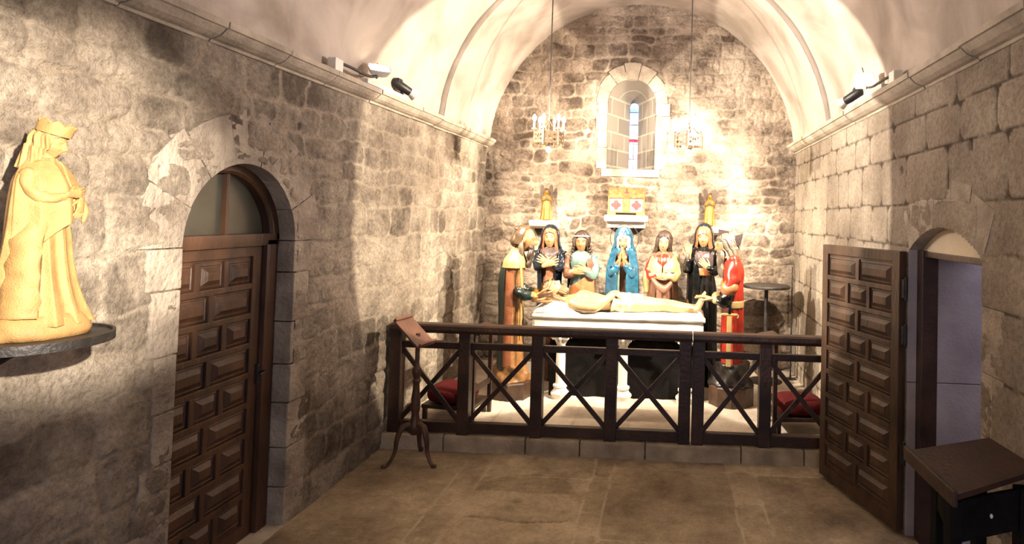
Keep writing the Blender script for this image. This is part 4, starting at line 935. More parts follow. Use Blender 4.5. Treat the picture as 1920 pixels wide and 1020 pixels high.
for s in (-1, 1):   # +x local is the camera side? rotated -90: local +x faces -Y world (camera)
    arm(t, [(s * .17, 0.0, 1.47), (s * .195, -.01, 1.30), (s * .20, -.04, 1.17)], [.055, .072, .078], M['red'], 'upper_sleeve')
    arm(t, [(s * .20, -.02, 1.205), (s * .20, -.06, 1.165)], [.080, .080], M['orange'], 'sleeve_band')
    arm(t, [(s * .20, -.04, 1.15), (s * .185, -.09, 1.05), (s * .15, -.165, 1.055)], [.060, .062, .042], M['black'])
    arm(t, [(s * .155, -.155, 1.055), (s * .145, -.18, 1.06)], [.048, .046], M['yellow'], 'cuff')
hands(t, [(((.145, -.20, 1.07), (0, -1, .15), (0, 0, -1)), dict(side=-1, curl=.18, spread=.3, s=1.15)), (((-.05, -.20, 1.03), (0, -1, .05), (0, 0, 1)), dict(side=-1, curl=.2, spread=.3, s=1.15))], 'skin')
sw = MB(); sw.box((.200, -.035, .66), (.020, .050, .50), bev=.006); sw.box((.200, -.035, .925), (.026, .15, .022), bev=.006); sw.ell((.20, -.035, 1.10), (.02, .024, .045), 14, 8)
for s_ in (-1, 1): sw.tube([(.2, -.035 + s_ * .07, .93), (.2, -.035 + s_ * .085, .915), (.2, -.035 + s_ * .082, .895)], .009, 8, 3)
so = sw.build('sword', M['yellow'], t); MB().tube([(.20, -.035, .94), (.20, -.035, 1.06)], [.020, .018], 12, 1).build('sword_grip', M['black'], so, smooth=True)

# ------------------------------------------------------------------ the reclining figure
t = thing('reclining_figure', 'carved bearded man lying on the white bed, wearing only a loincloth', 'statue', (-.50, 6.44, 1.005)); t.scale = (1, 1, 1.06)
b = MB()
R = []   # trunk along +X: (x, y0, z0, ry, rz)
tr = [(-.60, 0, .105, .050, .048), (-.555, 0, .095, .09, .055), (-.52, 0, .085, .165, .068), (-.47, 0, .085, .185, .085), (-.38, 0, .088, .170, .098), (-.28, 0, .085, .150, .090), (-.17, 0, .078, .132, .074), (-.07, 0, .076, .145, .078), (.03, 0, .080, .165, .088), (.10, 0, .078, .160, .080), (.14, 0, .07, .12, .06)]
xs = [q[0] for q in tr]
for i in range(41):
    x = xs[0] + (xs[-1] - xs[0]) * i / 40; y0, z0, ry, rz_ = [smooth_interp(x, xs, [q[j] for q in tr]) for j in (1, 2, 3, 4)]
    R.append([(x, y0 + ry * math.cos(k * 2 * PI / 32) * (1 + .05 * math.cos(2 * k * 2 * PI / 32)), z0 + rz_ * math.sin(k * 2 * PI / 32) * (1 - .04 * math.cos(4 * k * PI / 16))) for k in range(32)])
b.rings(R)
for s in (-1, 1):
    b.ell((-.40, s * .075, .145), (.085, .075, .045), 18, 10)
    # leg: hip, thigh, knee, calf, ankle, foot raised
    b.tube([(.05, s * .085, .080), (.20, s * .09, .080), (.36, s * .082, .075), (.46, s * .078, .078), (.56, s * .078, .066), (.68, s * .070, .055), (.775, s * .062, .052)], [.080, .074, .058, .048, .050, .038, .031], 20, 5)
    b.tube([(.765, s * .062, .045), (.80, s * .062, .060), (.835, s * .068, .125), (.865, s * .072, .185)], [.036, .040, .032, .020], 14, 4, flat=.8)
    for j in range(5): b.tube([(.850 + .002 * j, s * (.045 + .013 * j), .180 - .004 * j), (.878 - .003 * j, s * (.045 + .0135 * j), .215 - .010 * j)], [.009 if j else .012, .007 if j else .010], 8, 1)
# arms
b.tube([(-.495, -.165, .085), (-.40, -.205, .062), (-.27, -.215, .055), (-.225, -.205, .065), (-.14, -.165, .125), (-.065, -.120, .175)], [.052, .048, .042, .040, .038, .026], 18, 5)
b.tube([(-.495, .165, .085), (-.40, .205, .062), (-.27, .215, .055), (-.20, .20, .065), (-.10, .12, .15), (-.03, .03, .17)], [.052, .048, .042, .040, .038, .026], 18, 5)
hand_mesh(b, (-.055, -.118, .178), (1, .30, -.55), (0, .1, -1), s=1.15, side=-1, curl=.22, spread=.3)
hand_mesh(b, (-.02, .02, .172), (1, -.35, -.2), (0, .1, -1), s=1.1, side=1, curl=.2, spread=.3)
# head, face up and tilted a little to the feet
Mh = None
hcx = Vector((-.725, -.01, .185))
hb = MB(); Mh = head_mesh(hb, (0, 0, 0), 1.0, 0, 0, neck_to=(0, .03, -.19))
Rl = Matrix.Rotation(math.radians(-74), 3, 'Y') @ Matrix.Rotation(PI / 2, 3, 'Z')
# local head: face -Y, crown +Z  ->  face +Z (up), crown -X
A = Matrix(((0, 0, -1), (1, 0, 0), (0, -1, 0))); tilt_ = Matrix.Rotation(math.radians(26), 3, 'Y'); RH = tilt_ @ A
b.add([tuple(hcx + RH @ Vector(p)) for p in hb.v], hb.f)
b.build('body', M['skin_pale'], t, remesh=.0065, relax=3)
for sx in (-1, 1):
    MB().ell(hcx + RH @ Vector((sx * .031, -.083, .008)), (.006, .012, .005), 10, 6).build('closed_eye', M['hair'], t, smooth=True)
q = MB(); hair_shell(q, (0, 0, 0), 1.0, .13, Matrix.Identity(3), wave=.005, full=.006, face=1.35); q2 = MB(); q2.add([tuple(hcx + RH @ Vector(p)) for p in q.v], q.f); q2.build('hair', M['tan_hair'], t, smooth=True)
q2 = MB()
for i in range(9):
    a_ = -1.1 + 2.2 * i / 8; p0 = Vector((.062 * math.sin(a_), -.082 * math.cos(a_) + .005, -.075)); p1 = p0 + Vector((0, -.010, -.045)); p2 = p1 + Vector((-.006 * math.sin(a_), .0, -.03))
    q2.tube([hcx + RH @ p for p in (p0, p1, p2)], [.016, .016, .008], 8, 3)
q2.build('beard', M['tan_hair'], t, smooth=True)
q2 = MB()
for k in range(3):
    q2.tube([hcx + RH @ Vector((.094 * math.sin(j * PI / 12), -.112 * math.cos(j * PI / 12), .062 + .007 * math.sin(j * 1.9 + k * 2.1))) for j in range(25)], 0.0035, 7, 1)
q2.build('crown_of_thorns', M['tan_hair'], t, smooth=True)
R = []
for i in range(34):
    x = -.085 + .30 * i / 33; ry = .172 + .004 * math.sin(i) - .012 * max(0, (x - .1) / .1); rz_ = .098 - .010 * max(0, (x - .08) / .1); r = []
    for k in range(64):
        a_ = k * 2 * PI / 64; w_ = .005 * math.sin(5 * a_ + 14 * x * 3) + .004 * math.sin(9 * a_ - 40 * x); r.append((x + .02 * math.sin(a_), (ry + w_) * math.cos(a_), .082 + (rz_ + w_) * math.sin(a_)))
    R.append(r)
b = MB(); b.rings(R); b.build('loincloth', M['loin'], t, smooth=True)

# ------------------------------------------------------------------ corbels, angels, reliquary
def corbel(x, w_, ztop, label, h=.07):
    b = MB(); b.prism([(-.30, 0), (-.30, -h * .6), (-.27, -h), (-.20, -h * 1.2), (-.05, -h * 1.5), (.03, -h * 1.5), (.03, 0)], 'x', -w_ / 2, w_ / 2)
    b.v = [(p[0] + x, p[1] + YB, p[2] + ztop) for p in b.v]; return tag(b.build('wall_corbel', M['white_stone']), label, 'wall shelf', None)
corbel(-1.575, .32, 1.925, 'white stone wall shelf under the left gilded angel'); corbel(.50, .26, 1.90, 'pale stone wall shelf under the right gilded angel')
b = MB(); b.box((-.55, YB - .16, 1.975), (.52, .36, .075), bev=.014); b.prism([(-.30, 1.938), (-.24, 1.90), (-.20, 1.86), (.02, 1.86), (.02, 1.938)], 'x', -.23, .23)
k = len(b.v) - 10; b.v = b.v[:k] + [(p[0] - .55, p[1] + YB, p[2]) for p in b.v[k:]]
tag(b.build('wall_corbel', M['white_stone']), 'wide moulded white stone shelf carrying the red-cross casket', 'wall shelf')
def angel(x, label, turn, sc, zb, base=False):
    t = thing('angel_statuette', label, 'statuette', (x, YB - .16, zb), turn, 'gilded angels beside the casket', sc)
    if base: rocky(t, .20, .14, 0, .14, M['gold'], 4, 'base')
    else: MB().box((0, 0, .03), (.40, .30, .06), bev=.01).build('base', M['gold'], t)
    dz = .05
    garment(MB(), [(z + dz, cx, cy, rx * 1.45, ry * 1.35) for z, cx, cy, rx, ry in ROBE], foldf(9, .03, .008, 61)).build('robe', M['gold'], t, smooth=True)
    b = MB(); Mx = head_mesh(b, (0, -.02, 1.60 + dz), 1.1, 0, .15); b.build('head', M['gold'], t, smooth=True)
    hair_shell(MB(), (0, -.015, 1.605 + dz), 1.14, .14, Mx, wave=.012, full=.016, face=.9).build('hair', M['gold'], t, smooth=True)
    for s in (-1, 1):
        pts = [(.04, 1.22), (.07, 1.55), (.13, 1.86), (.20, 2.02), (.29, 2.06), (.36, 1.98), (.385, 1.78), (.37, 1.5), (.33, 1.22), (.27, .98), (.20, .76), (.13, .64), (.10, .80), (.06, 1.0)]
        b = MB(); Rw = [[(s * p_, .13 + d_ + .16 * (p_ - .04) + .05 * math.sin(z_ * 2), z_ + dz) for p_, z_ in (pts if s > 0 else pts[::-1])] for d_ in (0, .05)]
        b.rings(Rw)
        for q_ in range(5): b.bar((s * (.10 + .05 * q_), .125 + .16 * (.06 + .05 * q_) + .05, 1.85 - .03 * q_), (s * (.14 + .045 * q_), .12 + .16 * (.10 + .045 * q_) + .04, .95 + .07 * q_), .02, .02, (0, 1, 0))
        b.build('wing', M['wing'], t)
        arm(t, [(s * .18, 0, 1.33 + dz), (s * .24, -.06, 1.15 + dz), (s * .10, -.20, 1.18 + dz)], [.06, .065, .04], M['gold'])
        hand_mesh(MB(), (s * .08, -.21, 1.20 + dz), (-s * .8, -.2, .5), (0, 1, 0), s=1.1, side=-s, curl=.3).build('hand', M['gold'], t, smooth=True)
    MB().box((0, -.25, 1.22 + dz), (.20, .05, .14), bev=.01).build('held_object', M['wing'], t)
    return t
angel(-1.555, 'gilded winged angel with hand-held object on the left white shelf', .25, .212, 1.925)
angel(.475, 'gilded winged angel on rocky base above the red robed statue', -.1, .218, 1.905, True)
M['gilt'] = mat('gilt_panel', (0.30, 0.14, 0.035), .5, .12, 20, .1); M['roof_gilt'] = mat('roof_gilt', (0.27, 0.09, 0.03), .55, .25, 22, .2)
M['white_panel'] = mat('white_enamel', (.80, .74, .60), .5, .08, 25); M['red_enamel'] = mat('red_enamel', (.55, .03, .03), .45, .1, 20); M['orange_band'] = mat('orange_band', (.36, .10, .03), .5, .15, 20)
t = thing('reliquary_casket', 'house-shaped gilded casket with two red crosses on a white shelf', 'casket', (-.55, YB - .16, 2.013))
MB().box((0, 0, .02), (.46, .22, .04), bev=.006).build('base_moulding', M['gilt'], t)
MB().box((0, 0, .125), (.43, .19, .175), bev=.004).build('body', M['gilt'], t)
MB().box((0, -.112, .020), (.25, .012, .024)).build('slot', M['matt_black'], t)
MB().prism([(-.115, .21), (.115, .21), (.035, .345), (-.035, .345)], 'x', -.225, .225).build('roof', M['roof_gilt'], t)
MB().box((0, -.098, .125), (.075, .012, .165), bev=.002).build('centre_band', M['orange_band'], t)
for s in (-1, 1):
    x = s * .125
    pn = MB().box((x, -.097, .125), (.15, .010, .15), bev=.003).build('side_panel', M['white_panel'], t)
    c = MB()
    for dx, dz in ((0, .034), (0, -.034), (.034, 0), (-.034, 0)): c.add([(p[0], p[1], p[2]) for p in MB().lathe([(.024, 0), (.024, .012)], (0, 0, 0), 18).v], MB().lathe([(.024, 0), (.024, .012)], (0, 0, 0), 18).f) if False else c.rings([[(x + dx + .028 * math.cos(k * PI / 9), yy, .125 + dz + .028 * math.sin(k * PI / 9)) for k in range(18)] for yy in (-.110, -.100)])
    c.box((x, -.105, .125), (.044, .016, .044)); c.build('red_cross', M['red_enamel'], pn)
    MB().box((s * .215, -.098, .125), (.02, .014, .17)).build('corner_post', M['orange_band'], t)
c = MB(); c.bar((0, -.088, .235), (0, -.045, .325), .02, .012, (0, -1, .5)); c.bar((-.03, -.072, .275), (.03, -.072, .275), .02, .012, (0, -1, .5)); c.build('roof_cross', M['red_enamel'], t)

# ------------------------------------------------------------------ crowned statue at the left on its iron shelf
sh = thing('round_wall_shelf', 'dark round iron shelf on the left wall under the cream statue', 'wall shelf', (-2.125, 1.95, 1.527))
MB().lathe([(.0, .022), (.215, .022), (.219, .030), (.228, .030), (.228, 0), (.0, 0)][::-1], (0, 0, 0), 64).build('disc', M['iron'], sh, smooth=True, split=30)
MB().tube([(0, 0, -.01), (-.14, 0, -.10), (-.265, 0, -.26)], [.014, .014, .014], 10, 4).build('bracket', M['iron'], sh, smooth=True)
MB().box((-.268, 0, -.17), (.012, .06, .26), bev=.003).build('wall_plate', M['iron'], sh)
t = thing('crowned_queen_statue', 'cream crowned woman with long hair and draped mantle on the round iron shelf', 'statue', (-2.125, 1.985, 1.550), math.radians(104), None, .400)
CR = M['cream']
R = []; n = 64
for z, r in ((0, .37), (.05, .385), (.10, .37), (.15, .34), (.19, .31)):
    R.append([(r * (1 + .04 * math.sin(5 * k * 2 * PI / n + 3 * z * 10) + .025 * math.sin(13 * k * 2 * PI / n + z * 30)) * math.cos(k * 2 * PI / n), .86 * r * (1 + .05 * math.sin(4 * k * 2 * PI / n + 1)) * math.sin(k * 2 * PI / n), z) for k in range(n)])
b = MB(); b.rings(R); b.build('rocky_base', CR, t, smooth=True)
garment(MB(), [(.10, 0, -.02, .33, .31), (.16, 0, -.02, .305, .285), (.35, 0, -.01, .25, .23), (.6, 0, 0, .215, .19), (.9, 0, 0, .19, .16), (1.07, 0, 0, .16, .135), (1.18, 0, -.005, .165, .14), (1.30, 0, -.01, .185, .14), (1.40, 0, 0, .165, .105), (1.45, 0, 0, .11, .08), (1.49, 0, 0, .066, .066)], foldf(11, .042, .008, 71, sway=.9), n=180, rows=120).build('gown', CR, t, smooth=True)
garment(MB(), [(.12, 0, .03, .34, .30), (.3, 0, .03, .30, .255), (.6, 0, .02, .28, .225), (.9, 0, .01, .255, .205), (1.15, 0, .0, .245, .19), (1.30, 0, .0, .230, .165), (1.40, 0, .005, .19, .13), (1.46, 0, .01, .13, .10)], foldf(7, .036, .010, 73, sway=1.0), n=180, rows=110, opening=lambda z: (1.15 - .9 * sstep(.75, 1.15, z) * (1 - sstep(1.25, 1.4, z)), 1.45 - 1.15 * sstep(.9, 1.15, z) * (1 - sstep(1.25, 1.4, z))), thick=.022).build('mantle', CR, t, smooth=True)
# upper mantle drawn across the body: its lower edge falls from the right hand to the far hip
_w = lambda t: ((t + PI) % (2 * PI)) - PI
garment(MB(), [(.98, 0, .0, .262, .225), (1.10, 0, -.005, .255, .215), (1.22, 0, -.005, .248, .195), (1.34, 0, .0, .222, .155), (1.42, 0, .008, .165, .118), (1.47, 0, .012, .11, .09)], foldf(8, .022, .008, 75, zlo=.9, zhi=1.5, sway=1.2), n=180, rows=60,
        opening=lambda z: (.02 + .30 * sstep(1.3, 1.46, z), .10 + .3 * sstep(1.3, 1.46, z)), thick=.035, tilt=lambda th, z: .22 * min(max(_w(th), -2.6), .5) * (1 - sstep(.98, 1.30, z))).build('upper_mantle', CR, t, smooth=True)
R = []
for i in range(40):     # zig-zag cascade of the mantle edge on the near side
    u = i / 39; z = 1.0 - .82 * u; w_ = .05 + .05 * u; gr = float(sstep(0, .3, u)) ; sh_ = .035 * (2 * abs((u * 4.2) % 1 - .5) - .5); x0 = -.175 - .05 * gr - .075 * u
    R.append([(x0 - .012 + .02 * math.sin(9 * u), -.10 - w_ + sh_, z), (x0 - .045, -.06 + sh_, z), (x0 - .030, .0 + w_ * .6 + sh_, z), (x0 + .03, .02 + w_, z), (x0 + .06, -.06, z), (x0 + .03, -.10 - w_ * .8, z)])
MB().rings(R) and _last(R).build('hem_fold', CR, t, smooth=True)
hc = (0, -.03, 1.62)
b = MB(); Mx = head_mesh(b, hc, 1.06, .10, .30, neck_to=(0, 0, 1.42)); b.build('head', CR, t, smooth=True)
hair_shell(MB(), (0, -.022, 1.625), 1.06, .25, Mx, wave=.010, full=.020, face=.98, strands=9, width=1.2).build('hair', CR, t, smooth=True)
b = MB(); n = 72; R = []
for z, dr in ((.075, 0), (.105, .002), (.15, .006)):
    R.append([tuple(Vector(hc) + (Mx @ Vector(((.098 + dr) * math.sin(k * 2 * PI / n), -(.116 + dr) * math.cos(k * 2 * PI / n) + .01, z + (.028 * abs(math.sin(k * PI / 9)) if z > .12 else 0))) * 1.06)) for k in range(n)])
for z, dr in ((.15, -.006), (.105, -.012), (.075, -.012)):
    R.append([tuple(Vector(hc) + (Mx @ Vector(((.098 + dr) * math.sin(k * 2 * PI / n), -(.116 + dr) * math.cos(k * 2 * PI / n) + .01, z + (.028 * abs(math.sin(k * PI / 9)) if z > .12 else 0))) * 1.06)) for k in range(n)])
b.rings(R, cap=False); b.build('crown', CR, t, smooth=True, split=40)
for s in (-1, 1):
    arm(t, [(s * .185, 0, 1.36), (s * .21, -.04, 1.22), (s * .17, -.13, 1.15), (s * .08, -.195, 1.17)], [.050, .050, .046, .032], CR)
hand_mesh(MB(), (-.06, -.225, 1.19), (.9, -.12, .12), (0, 1, 0), s=1.1, side=-1, curl=.15).build('hand', CR, t, smooth=True)
hand_mesh(MB(), (.07, -.235, 1.15), (-.3, -.1, -.9), (0, 1, 0), s=1.1, side=1, curl=.2).build('hand', CR, t, smooth=True)
MB().tube([(.10, -.22, 1.13), (.11, -.24, 1.04), (.10, -.235, .95)], [.022, .028, .012], 12, 5).build('sleeve_end', CR, t, smooth=True)

# ------------------------------------------------------------------ chandeliers
def chandelier(x, y, label, lit):
    t = thing('hanging_chandelier', label, 'chandelier', (x, y, 2.78), .35, 'crown chandeliers before the altar')
    ztop = VZ + math.sqrt((VR - .03) ** 2 - (x - XC) ** 2) - 2.78
    MB().tube([(0, 0, .14), (0, 0, ztop)], .0065, 8, 1).build('hanging_rod', M['iron'], t)
    MB().lathe([(.02, ztop - .02), (.045, ztop - .005), (.045, ztop + .05)], (0, 0, 0), 20).build('ceiling_rose', M['brass'], t)
    R = .15; H = .115
    pat = ["###########", "###########", "##.##.##.##", "#...#.#...#", "##.#...#.##", "####...####", "##.#...#.##", "#...#.#...#", "##.##.##.##", "###########", "###########"]
    for k in range(6):
        a0 = k * PI / 3; a1 = a0 + PI / 3; p0 = Vector((R * math.cos(a0), R * math.sin(a0), 0)); p1 = Vector((R * math.cos(a1), R * math.sin(a1), 0)); nrm = Vector((math.cos((a0 + a1) / 2), math.sin((a0 + a1) / 2), 0)) * .004
        b = MB(); nc = len(pat[0]); nr = len(pat)
        for i in range(nr):
            for j in range(nc):
                if pat[i][j] != '#': continue
                q = [p0.lerp(p1, j / nc), p0.lerp(p1, (j + 1) / nc)]; z0 = H * i / nr - .0575; z1 = H * (i + 1) / nr - .0575
                c = [Vector((q[0].x, q[0].y, z0)), Vector((q[1].x, q[1].y, z0)), Vector((q[1].x, q[1].y, z1)), Vector((q[0].x, q[0].y, z1))]
                b.rings([[tuple(v) for v in c], [tuple(v + nrm) for v in c]])
        b.build('pierced_panel', M['brass'], t)
        MB().box((p0.x, p0.y, 0), (.016, .016, .155), Matrix.Rotation(a0, 3, 'Z'), .002).build('upright', M['brass'], t)
        MB().tube([(p0.x * .97, p0.y * .97, .05), (p0.x * .5, p0.y * .5, .10), (0, 0, .18)], .004, 6, 4).build('arm', M['brass'], t)
        cn = MB().lathe([(.010, .078), (.026, .084), (.028, .092), (.011, .096), (.010, .165)], (p0.x, p0.y, 0), 14).build('candle', M['candle'], t, smooth=True, split=30)
        MB().lathe([(.006, .165), (.017, .177), (.021, .192), (.016, .212), (.004, .232)], (p0.x, p0.y, 0), 12).build('bulb', M['bulb'] if k in lit else M['candle'], cn, smooth=True)
    MB().tube([(0, 0, .15), (0, 0, -.07)], .005, 8, 1).build('stem', M['brass'], t)
    lo = MB().lathe([(.008, -.07), (.02, -.078), (.02, -.09)], (0, 0, 0), 14).build('lower_socket', M['brass'], t)
    MB().ell((0, 0, -.118), (.026, .026, .030), 16, 10).build('lower_bulb', M['bulb_yellow'], lo, smooth=True)
    b = MB(); b.bar((0, 0, -.15), (0, 0, -.23), .008, .004, (0, 1, 0)); b.bar((-.022, 0, -.20), (.022, 0, -.20), .008, .004, (0, 1, 0)); b.tube([(0, 0, -.14), (0, 0, -.16)], .003, 6, 1); b.build('cross_pendant', M['brass'], lo)
    point('chandelier_glow', (x, y - .0, 3.06), 3.5, (1, .78, .6), .06); point('chandelier_low_glow', (x, y, 2.58), 4, (1, .82, .55), .04)
    return t
chandelier(-1.268, 6.2, 'pierced crown chandelier with lit bulbs hanging left of the narrow window', (0, 2, 3, 5))
chandelier(.165, 6.2, 'pierced crown chandelier with lit bulbs hanging right of the narrow window', (0, 1, 3, 4))

# ------------------------------------------------------------------ cornice lamps
def spotlight_fixture(loc, d, label):
    t = thing('cornice_spotlight', label, 'spotlight', loc); d = Vector(d).normalized()
    MB().box((0, 0, .006), (.05, .09, .012), bev=.002).build('foot', M['lamp_black'], t)
    MB().bar((0, 0, .01), (0, 0, .10), .03, .012, (0, 1, 0)).build('yoke', M['lamp_black'], t)
    c = Vector((0, 0, .115)); b = MB(); b.tube([c - d * .075, c + d * .07], [.042, .036], 18, 1); b.box(c - d * .04 + Vector((0, 0, .03)), (.05, .08, .04), bev=.006); hd = b.build('housing', M['lamp_black'], t, smooth=True, split=35)
    # flared hood
    Mx = d.to_track_quat('Z', 'Y').to_matrix(); R = [[tuple(c + Mx @ Vector((r * math.cos(k * PI / 12), r * math.sin(k * PI / 12), z))) for k in range(24)] for r, z in ((.034, .075), (.052, .125), (.048, .125), (.030, .080))]
    b = MB(); b.rings(R, cap=False); b.build('hood', M['lamp_white'], hd, smooth=True, split=35)
    R = [[tuple(c + Mx @ Vector((r * math.cos(k * PI / 12), r * math.sin(k * PI / 12), z))) for k in range(24)] for r, z in ((.030, .082), (.030, .086))]
    b = MB(); b.rings(R); b.build('lens', M['lens'], hd)
    return t
spotlight_fixture((WL + .055, 5.12, 2.94), (.62, .72, -.42), 'black spotlight on the left cornice, its hood toward the altar')
spotlight_fixture((WR - .055, 5.18, 2.94), (-.62, .72, -.42), 'black spotlight on the right cornice, its hood toward the altar')
def flood_fixture(loc, s, d, label, lens, arm_y):
    """s: +1 left cornice (arm reaches into the room along +X)"""
    t = thing('arm_floodlight', label, 'floodlight', loc); d = Vector(d).normalized()
    MB().box((0, 0, .045), (.06, .10, .09), bev=.008).build('junction_box', M['lamp_white'], t)
    MB().tube([(0, .03, .07), (s * .03, .12, .065), (s * .05, arm_y - .10, .055), (s * .06, arm_y, .075)], .011, 10, 5).build('arm', M['lamp_black'], t, smooth=True)
    c = Vector((s * .065, arm_y + .03, .13)); Mx = d.to_track_quat('Z', 'Y').to_matrix()
    def rr(w_, h_, z): return [tuple(c + Mx @ Vector((w_ * sx, h_ * sy, z))) for sx, sy in ((-1, -1), (0, -1.12), (1, -1), (1.12, 0), (1, 1), (0, 1.12), (-1, 1), (-1.12, 0))]
    b = MB(); b.rings([rr(.03, .02, -.05), rr(.055, .04, -.03), rr(.075, .055, .02), rr(.070, .050, .02), rr(.05, .035, -.02)]); hd = b.build('reflector', M['lamp_white'], t, smooth=True, split=40)
    b = MB(); b.tube([c + Mx @ Vector((-.045, 0, .0)), c + Mx @ Vector((.045, 0, .0))], .012, 12, 1); b.build('lamp_tube', lens, hd, smooth=True)
    MB().bar(c + Mx @ Vector((0, 0, -.05)), (s * .06, arm_y, .06), .012, .012, (0, 1, .1)).build('joint', M['lamp_black'], t)
    MB().bar(c + Mx @ Vector((0, .06, .0)), c + Mx @ Vector((0, .10, .01)), .006, .006, (0, 1, .1)).build('knob', M['lamp_black'], t)
    return t
flood_fixture((WL + .055, 4.08, 2.94), 1, (.35, -.45, .75), 'white floodlight head on a curved arm on the left cornice', M['lens'], .46)
flood_fixture((WR - .055, 4.20, 2.94), -1, (-.55, -.62, -.40), 'lit warm floodlight head on a curved arm on the right cornice', M['lens_warm'], .42)
for x, s, lb, y0, y1 in ((WL + .085, 1, 'white flat wiring box strip along the left cornice top', 4.42, 5.08), (WR - .085, -1, 'white flat wiring box strip along the right cornice top', 4.31, 5.1)):
    MB_ = MB().box((x, (y0 + y1) / 2, 2.955), (.055, y1 - y0, .032), bev=.005); tag(MB_.build('wiring_strip', M['lamp_white']), lb, 'light fitting')

# ------------------------------------------------------------------ tripod reading stand before the rail
t = thing('tripod_reading_stand', 'small turned wooden reading stand on three curved legs, before the left end of the rail', 'reading stand', (-2.00, 4.86, 0))
MB().lathe([(.03, .22), (.05, .25), (.055, .30), (.035, .34), (.028, .38), (.036, .42), (.036, .50), (.028, .56), (.024, .62), (.034, .645), (.024, .66), (.034, .70), (.038, .72), (.030, .745), (.018, .76), (.017, 1.02)], (0, 0, 0), 20).build('column', M['stand_wood'], t, smooth=True, split=40)
for a_ in (-2.45, -.45, 1.7):
    ca, sa = math.cos(a_), math.sin(a_)
    MB().tube([(.03 * ca, .03 * sa, .30), (.10 * ca, .10 * sa, .285), (.135 * ca, .135 * sa, .20), (.15 * ca, .15 * sa, .10), (.20 * ca, .20 * sa, .02), (.235 * ca, .235 * sa, .018)], [.030, .030, .022, .017, .015, .017], 12, 6, flat=.8).build('leg', M['stand_wood'], t, smooth=True)
MB().tube([(.05, 0, .235), (0, .04, .235), (-.05, 0, .235)], .01, 8, 2).build('leg_collar', M['stand_wood'], t)
# sloping book rest: board runs from upper left to lower right in the room
O = Vector((-2.00, 4.86, 0)); q1 = Vector((-2.165, 4.79, 1.125)) - O; q4 = Vector((-1.945, 4.735, .935)) - O; sv = Vector((.05, .20, .006)); q2_ = q1 + sv; q3 = q4 + sv
nn = (q4 - q1).cross(sv).normalized(); nn = nn if nn.z > 0 else -nn; dn = (q4 - q1).normalized(); ns = sv.normalized()
b = MB(); b.rings([[tuple(p) for p in (q1, q4, q3, q2_)], [tuple(p - nn * .016) for p in (q1, q4, q3, q2_)]]); br = b.build('book_rest', M['book_wood'], t)
MB().bar(q4 + nn * .012, q3 + nn * .012, .018, .045, nn).build('ledge', M['book_wood'], br)
MB().bar(q1 + nn * .004, q2_ + nn * .004, .024, .030, nn).build('top_roll', M['book_wood'], br)
MB().bar(q3 + nn * .01, q3 + nn * .05 + dn * .05 + ns * .03, .010, .010).build('page_holder', M['stand_wood'], br)
MB().tube([(0, 0, .98), (-.03, 0, 1.0), (-.055, .0, 1.02)], .016, 8, 2).build('bracket', M['stand_wood'], t)

# kneelers with red cushions (prie-dieu) inside the rail
def kneeler(loc, rz, label):
    t = thing('kneeler', label, 'kneeler', loc, rz, 'red cushioned kneelers inside the rail')
    for x in (-.20, .20):
        for y in (-.17, .17): MB().box((x if x > 0 else -.21, y, .06), (.035, .035, .12), bev=.004).build('foot', M['rail_wood'], t)
        MB().box((0, 0, .125), (.44, .38, .03), bev=.004)
    MB().box((-.0, 0, .13), (.47, .39, .035), bev=.005).build('kneeling_board', M['rail_wood'], t)
    R = []
    for i in range(17):
        u = i / 16; e = (max(0.02, 1 - abs(2 * u - 1) ** 4)) ** .5; x = -.245 + .44 * u
        R.append([(x, .195 * e * abs(math.cos(k * PI / 12)) ** .5 * (1 if math.cos(k * PI / 12) > 0 else -1), .222 + .075 * e * abs(math.sin(k * PI / 12)) ** .6 * (1 if math.sin(k * PI / 12) > 0 else -1)) for k in range(24)])
    b = MB(); b.rings(R); b.build('cushion', M['velvet'], t, smooth=True)
    for y in (-.185, .185): MB().box((.245, y, .40), (.036, .036, .80), bev=.004).build('upright', M['rail_wood'], t)
    MB().box((.245, 0, .30), (.02, .34, .05), bev=.004).build('crossbar', M['rail_wood'], t)
    MB().box((.235, 0, .81), (.15, .43, .025), Matrix.Rotation(math.radians(10), 3, 'Y'), .004).build('arm_rest', M['rail_wood'], t)
    return t
kneeler((-1.93, 5.60, .13), -.12, 'left kneeler with red velvet cushion, beside the left wall')
kneeler((1.17, 5.66, .13), PI + .1, 'right kneeler with red velvet cushion, beside the right wall')

# round table at the right back
t = thing('tall_round_table', 'tall black round pedestal table behind the red robed statue', 'table', (1.13, 7.22, PZ))
MB().lathe([(.0, 1.085), (.27, 1.085), (.275, 1.092), (.275, 1.108), (.27, 1.115), (0, 1.115)], (0, 0, 0), 56).build('table_top', M['iron'], t, smooth=True, split=30)
MB().lathe([(.022, .02), (.022, 1.085)], (0, 0, 0), 18).build('pedestal', M['iron'], t, smooth=True, split=30)
MB().lathe([(.20, 0), (.20, .012), (.03, .03), (.03, 0.05)], (0, 0, 0), 40).build('base', M['iron'], t, smooth=True, split=30)
# thin iron pole in the corner
t = thing('corner_pole', 'thin dark iron pole standing in the right back corner', 'pole', (1.45, 7.35, PZ))
MB().lathe([(.07, 0), (.07, .012), (.012, .02), (.011, .06)], (0, 0, 0), 20).build('base', M['iron'], t, smooth=True, split=30)
MB().tube([(0, 0, .02), (0, 0, 1.32)], [.009, .007], 10, 1).build('rod', M['iron'], t)
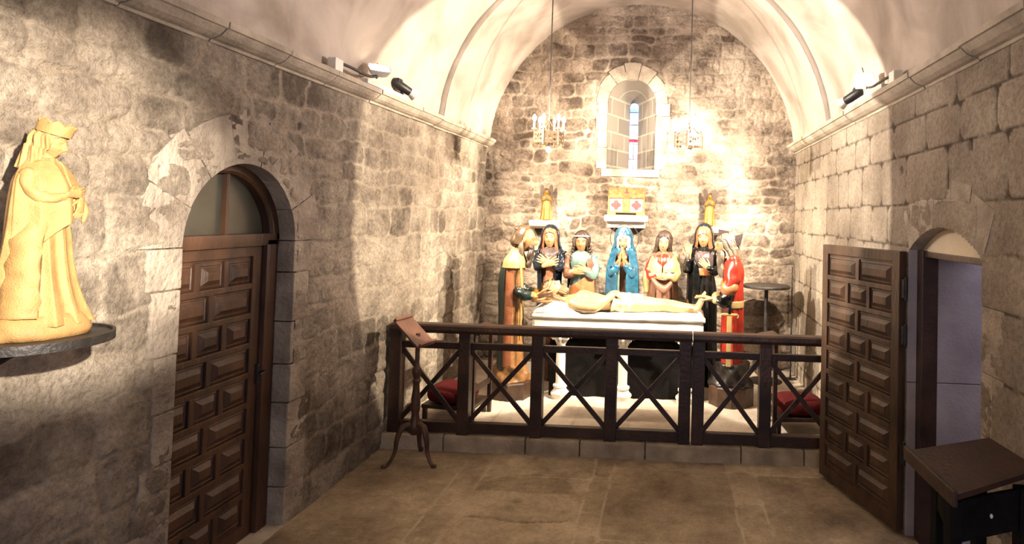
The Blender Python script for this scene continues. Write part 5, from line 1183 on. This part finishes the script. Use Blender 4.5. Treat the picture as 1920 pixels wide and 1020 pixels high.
# chain hanging under the table area
b = MB()
for k in range(5):
    a_ = (k % 2) * PI / 2; ca, sa = math.cos(a_), math.sin(a_)
    b.tube([(1.23 + .022 * math.cos(j * PI / 6) * ca, YB - .05 + .022 * math.cos(j * PI / 6) * sa, .62 - .058 * k + .034 * math.sin(j * PI / 6)) for j in range(13)], .005, 6, 1)
tag(b.build('iron_chain', M['iron']), 'short iron chain hanging on the back wall, right of the red robed statue', 'chain')

# ------------------------------------------------------------------ desk in the right foreground
t = thing('reading_desk', 'dark wooden slant-topped reading desk in the right foreground', 'desk', (1.28, 2.70, 0), math.radians(1))
A = Vector((1.08, 2.82, .99)); B = Vector((1.487, 2.91, 1.03)); C_ = Vector((1.503, 2.56, 1.03)); D = Vector((1.083, 2.38, .99)); O = Vector((1.28, 2.70, 0))
P4 = [p - O for p in (A, B, C_, D)]; b = MB(); b.rings([[tuple(p) for p in P4], [tuple(p - Vector((0, 0, .022))) for p in P4]]); b.build('desk_top', M['desk_wood'], t)
e = (P4[3] - P4[0]).normalized(); b = MB(); b.bar(P4[0] - e * .01 + Vector((-.004, 0, -.012)), P4[3] + e * .01 + Vector((-.004, 0, -.012)), .018, .06, (0, 0, 1)); b.build('ledge', M['desk_wood'], t)
for p in (P4[3] + Vector((.015, .05, 0)), P4[2] + Vector((-.07, .0, 0))):
    b = MB(); b.bar(Vector((p.x, p.y, .0)), Vector((p.x, p.y, .955)), .06, .045, (1, 0, 0)); b.build('leg', M['matt_black'], t)
for p in (P4[0] + Vector((.10, -.09, 0)), P4[1] + Vector((-.07, -.05, 0))):
    b = MB(); b.bar(Vector((p.x, p.y, .0)), Vector((p.x, p.y, .965)), .06, .045, (1, 0, 0)); b.build('leg', M['matt_black'], t)
b = MB(); b.bar(P4[3] + Vector((.02, .05, -.12)), P4[2] + Vector((-.08, .0, -.16)), .02, .16, (0, 0, 1)); b.build('front_board', M['matt_black'], t)
b = MB(); b.bar(P4[3] + Vector((.02, .05, -.60)), P4[2] + Vector((-.08, .0, -.62)), .02, .06, (0, 0, 1)); b.build('stretcher', M['matt_black'], t)
b = MB(); b.bar(P4[3] + Vector((.02, .05, -.12)), P4[0] + Vector((.10, -.09, -.12)), .02, .16, (0, 0, 1)); b.build('side_board', M['matt_black'], t)
MB().ell(P4[3] + Vector((.16, .05, -.095)), (.006, .006, .009), 12, 8).build('knob', M['lamp_white'], t, smooth=True)
MB().tube([P4[2] + Vector((-.05, -.02, -.10)), P4[2] + Vector((.0, -.05, -.20)), P4[2] + Vector((-.04, -.03, -.26))], .012, 8, 4).build('iron_hook', M['iron'], t, smooth=True)
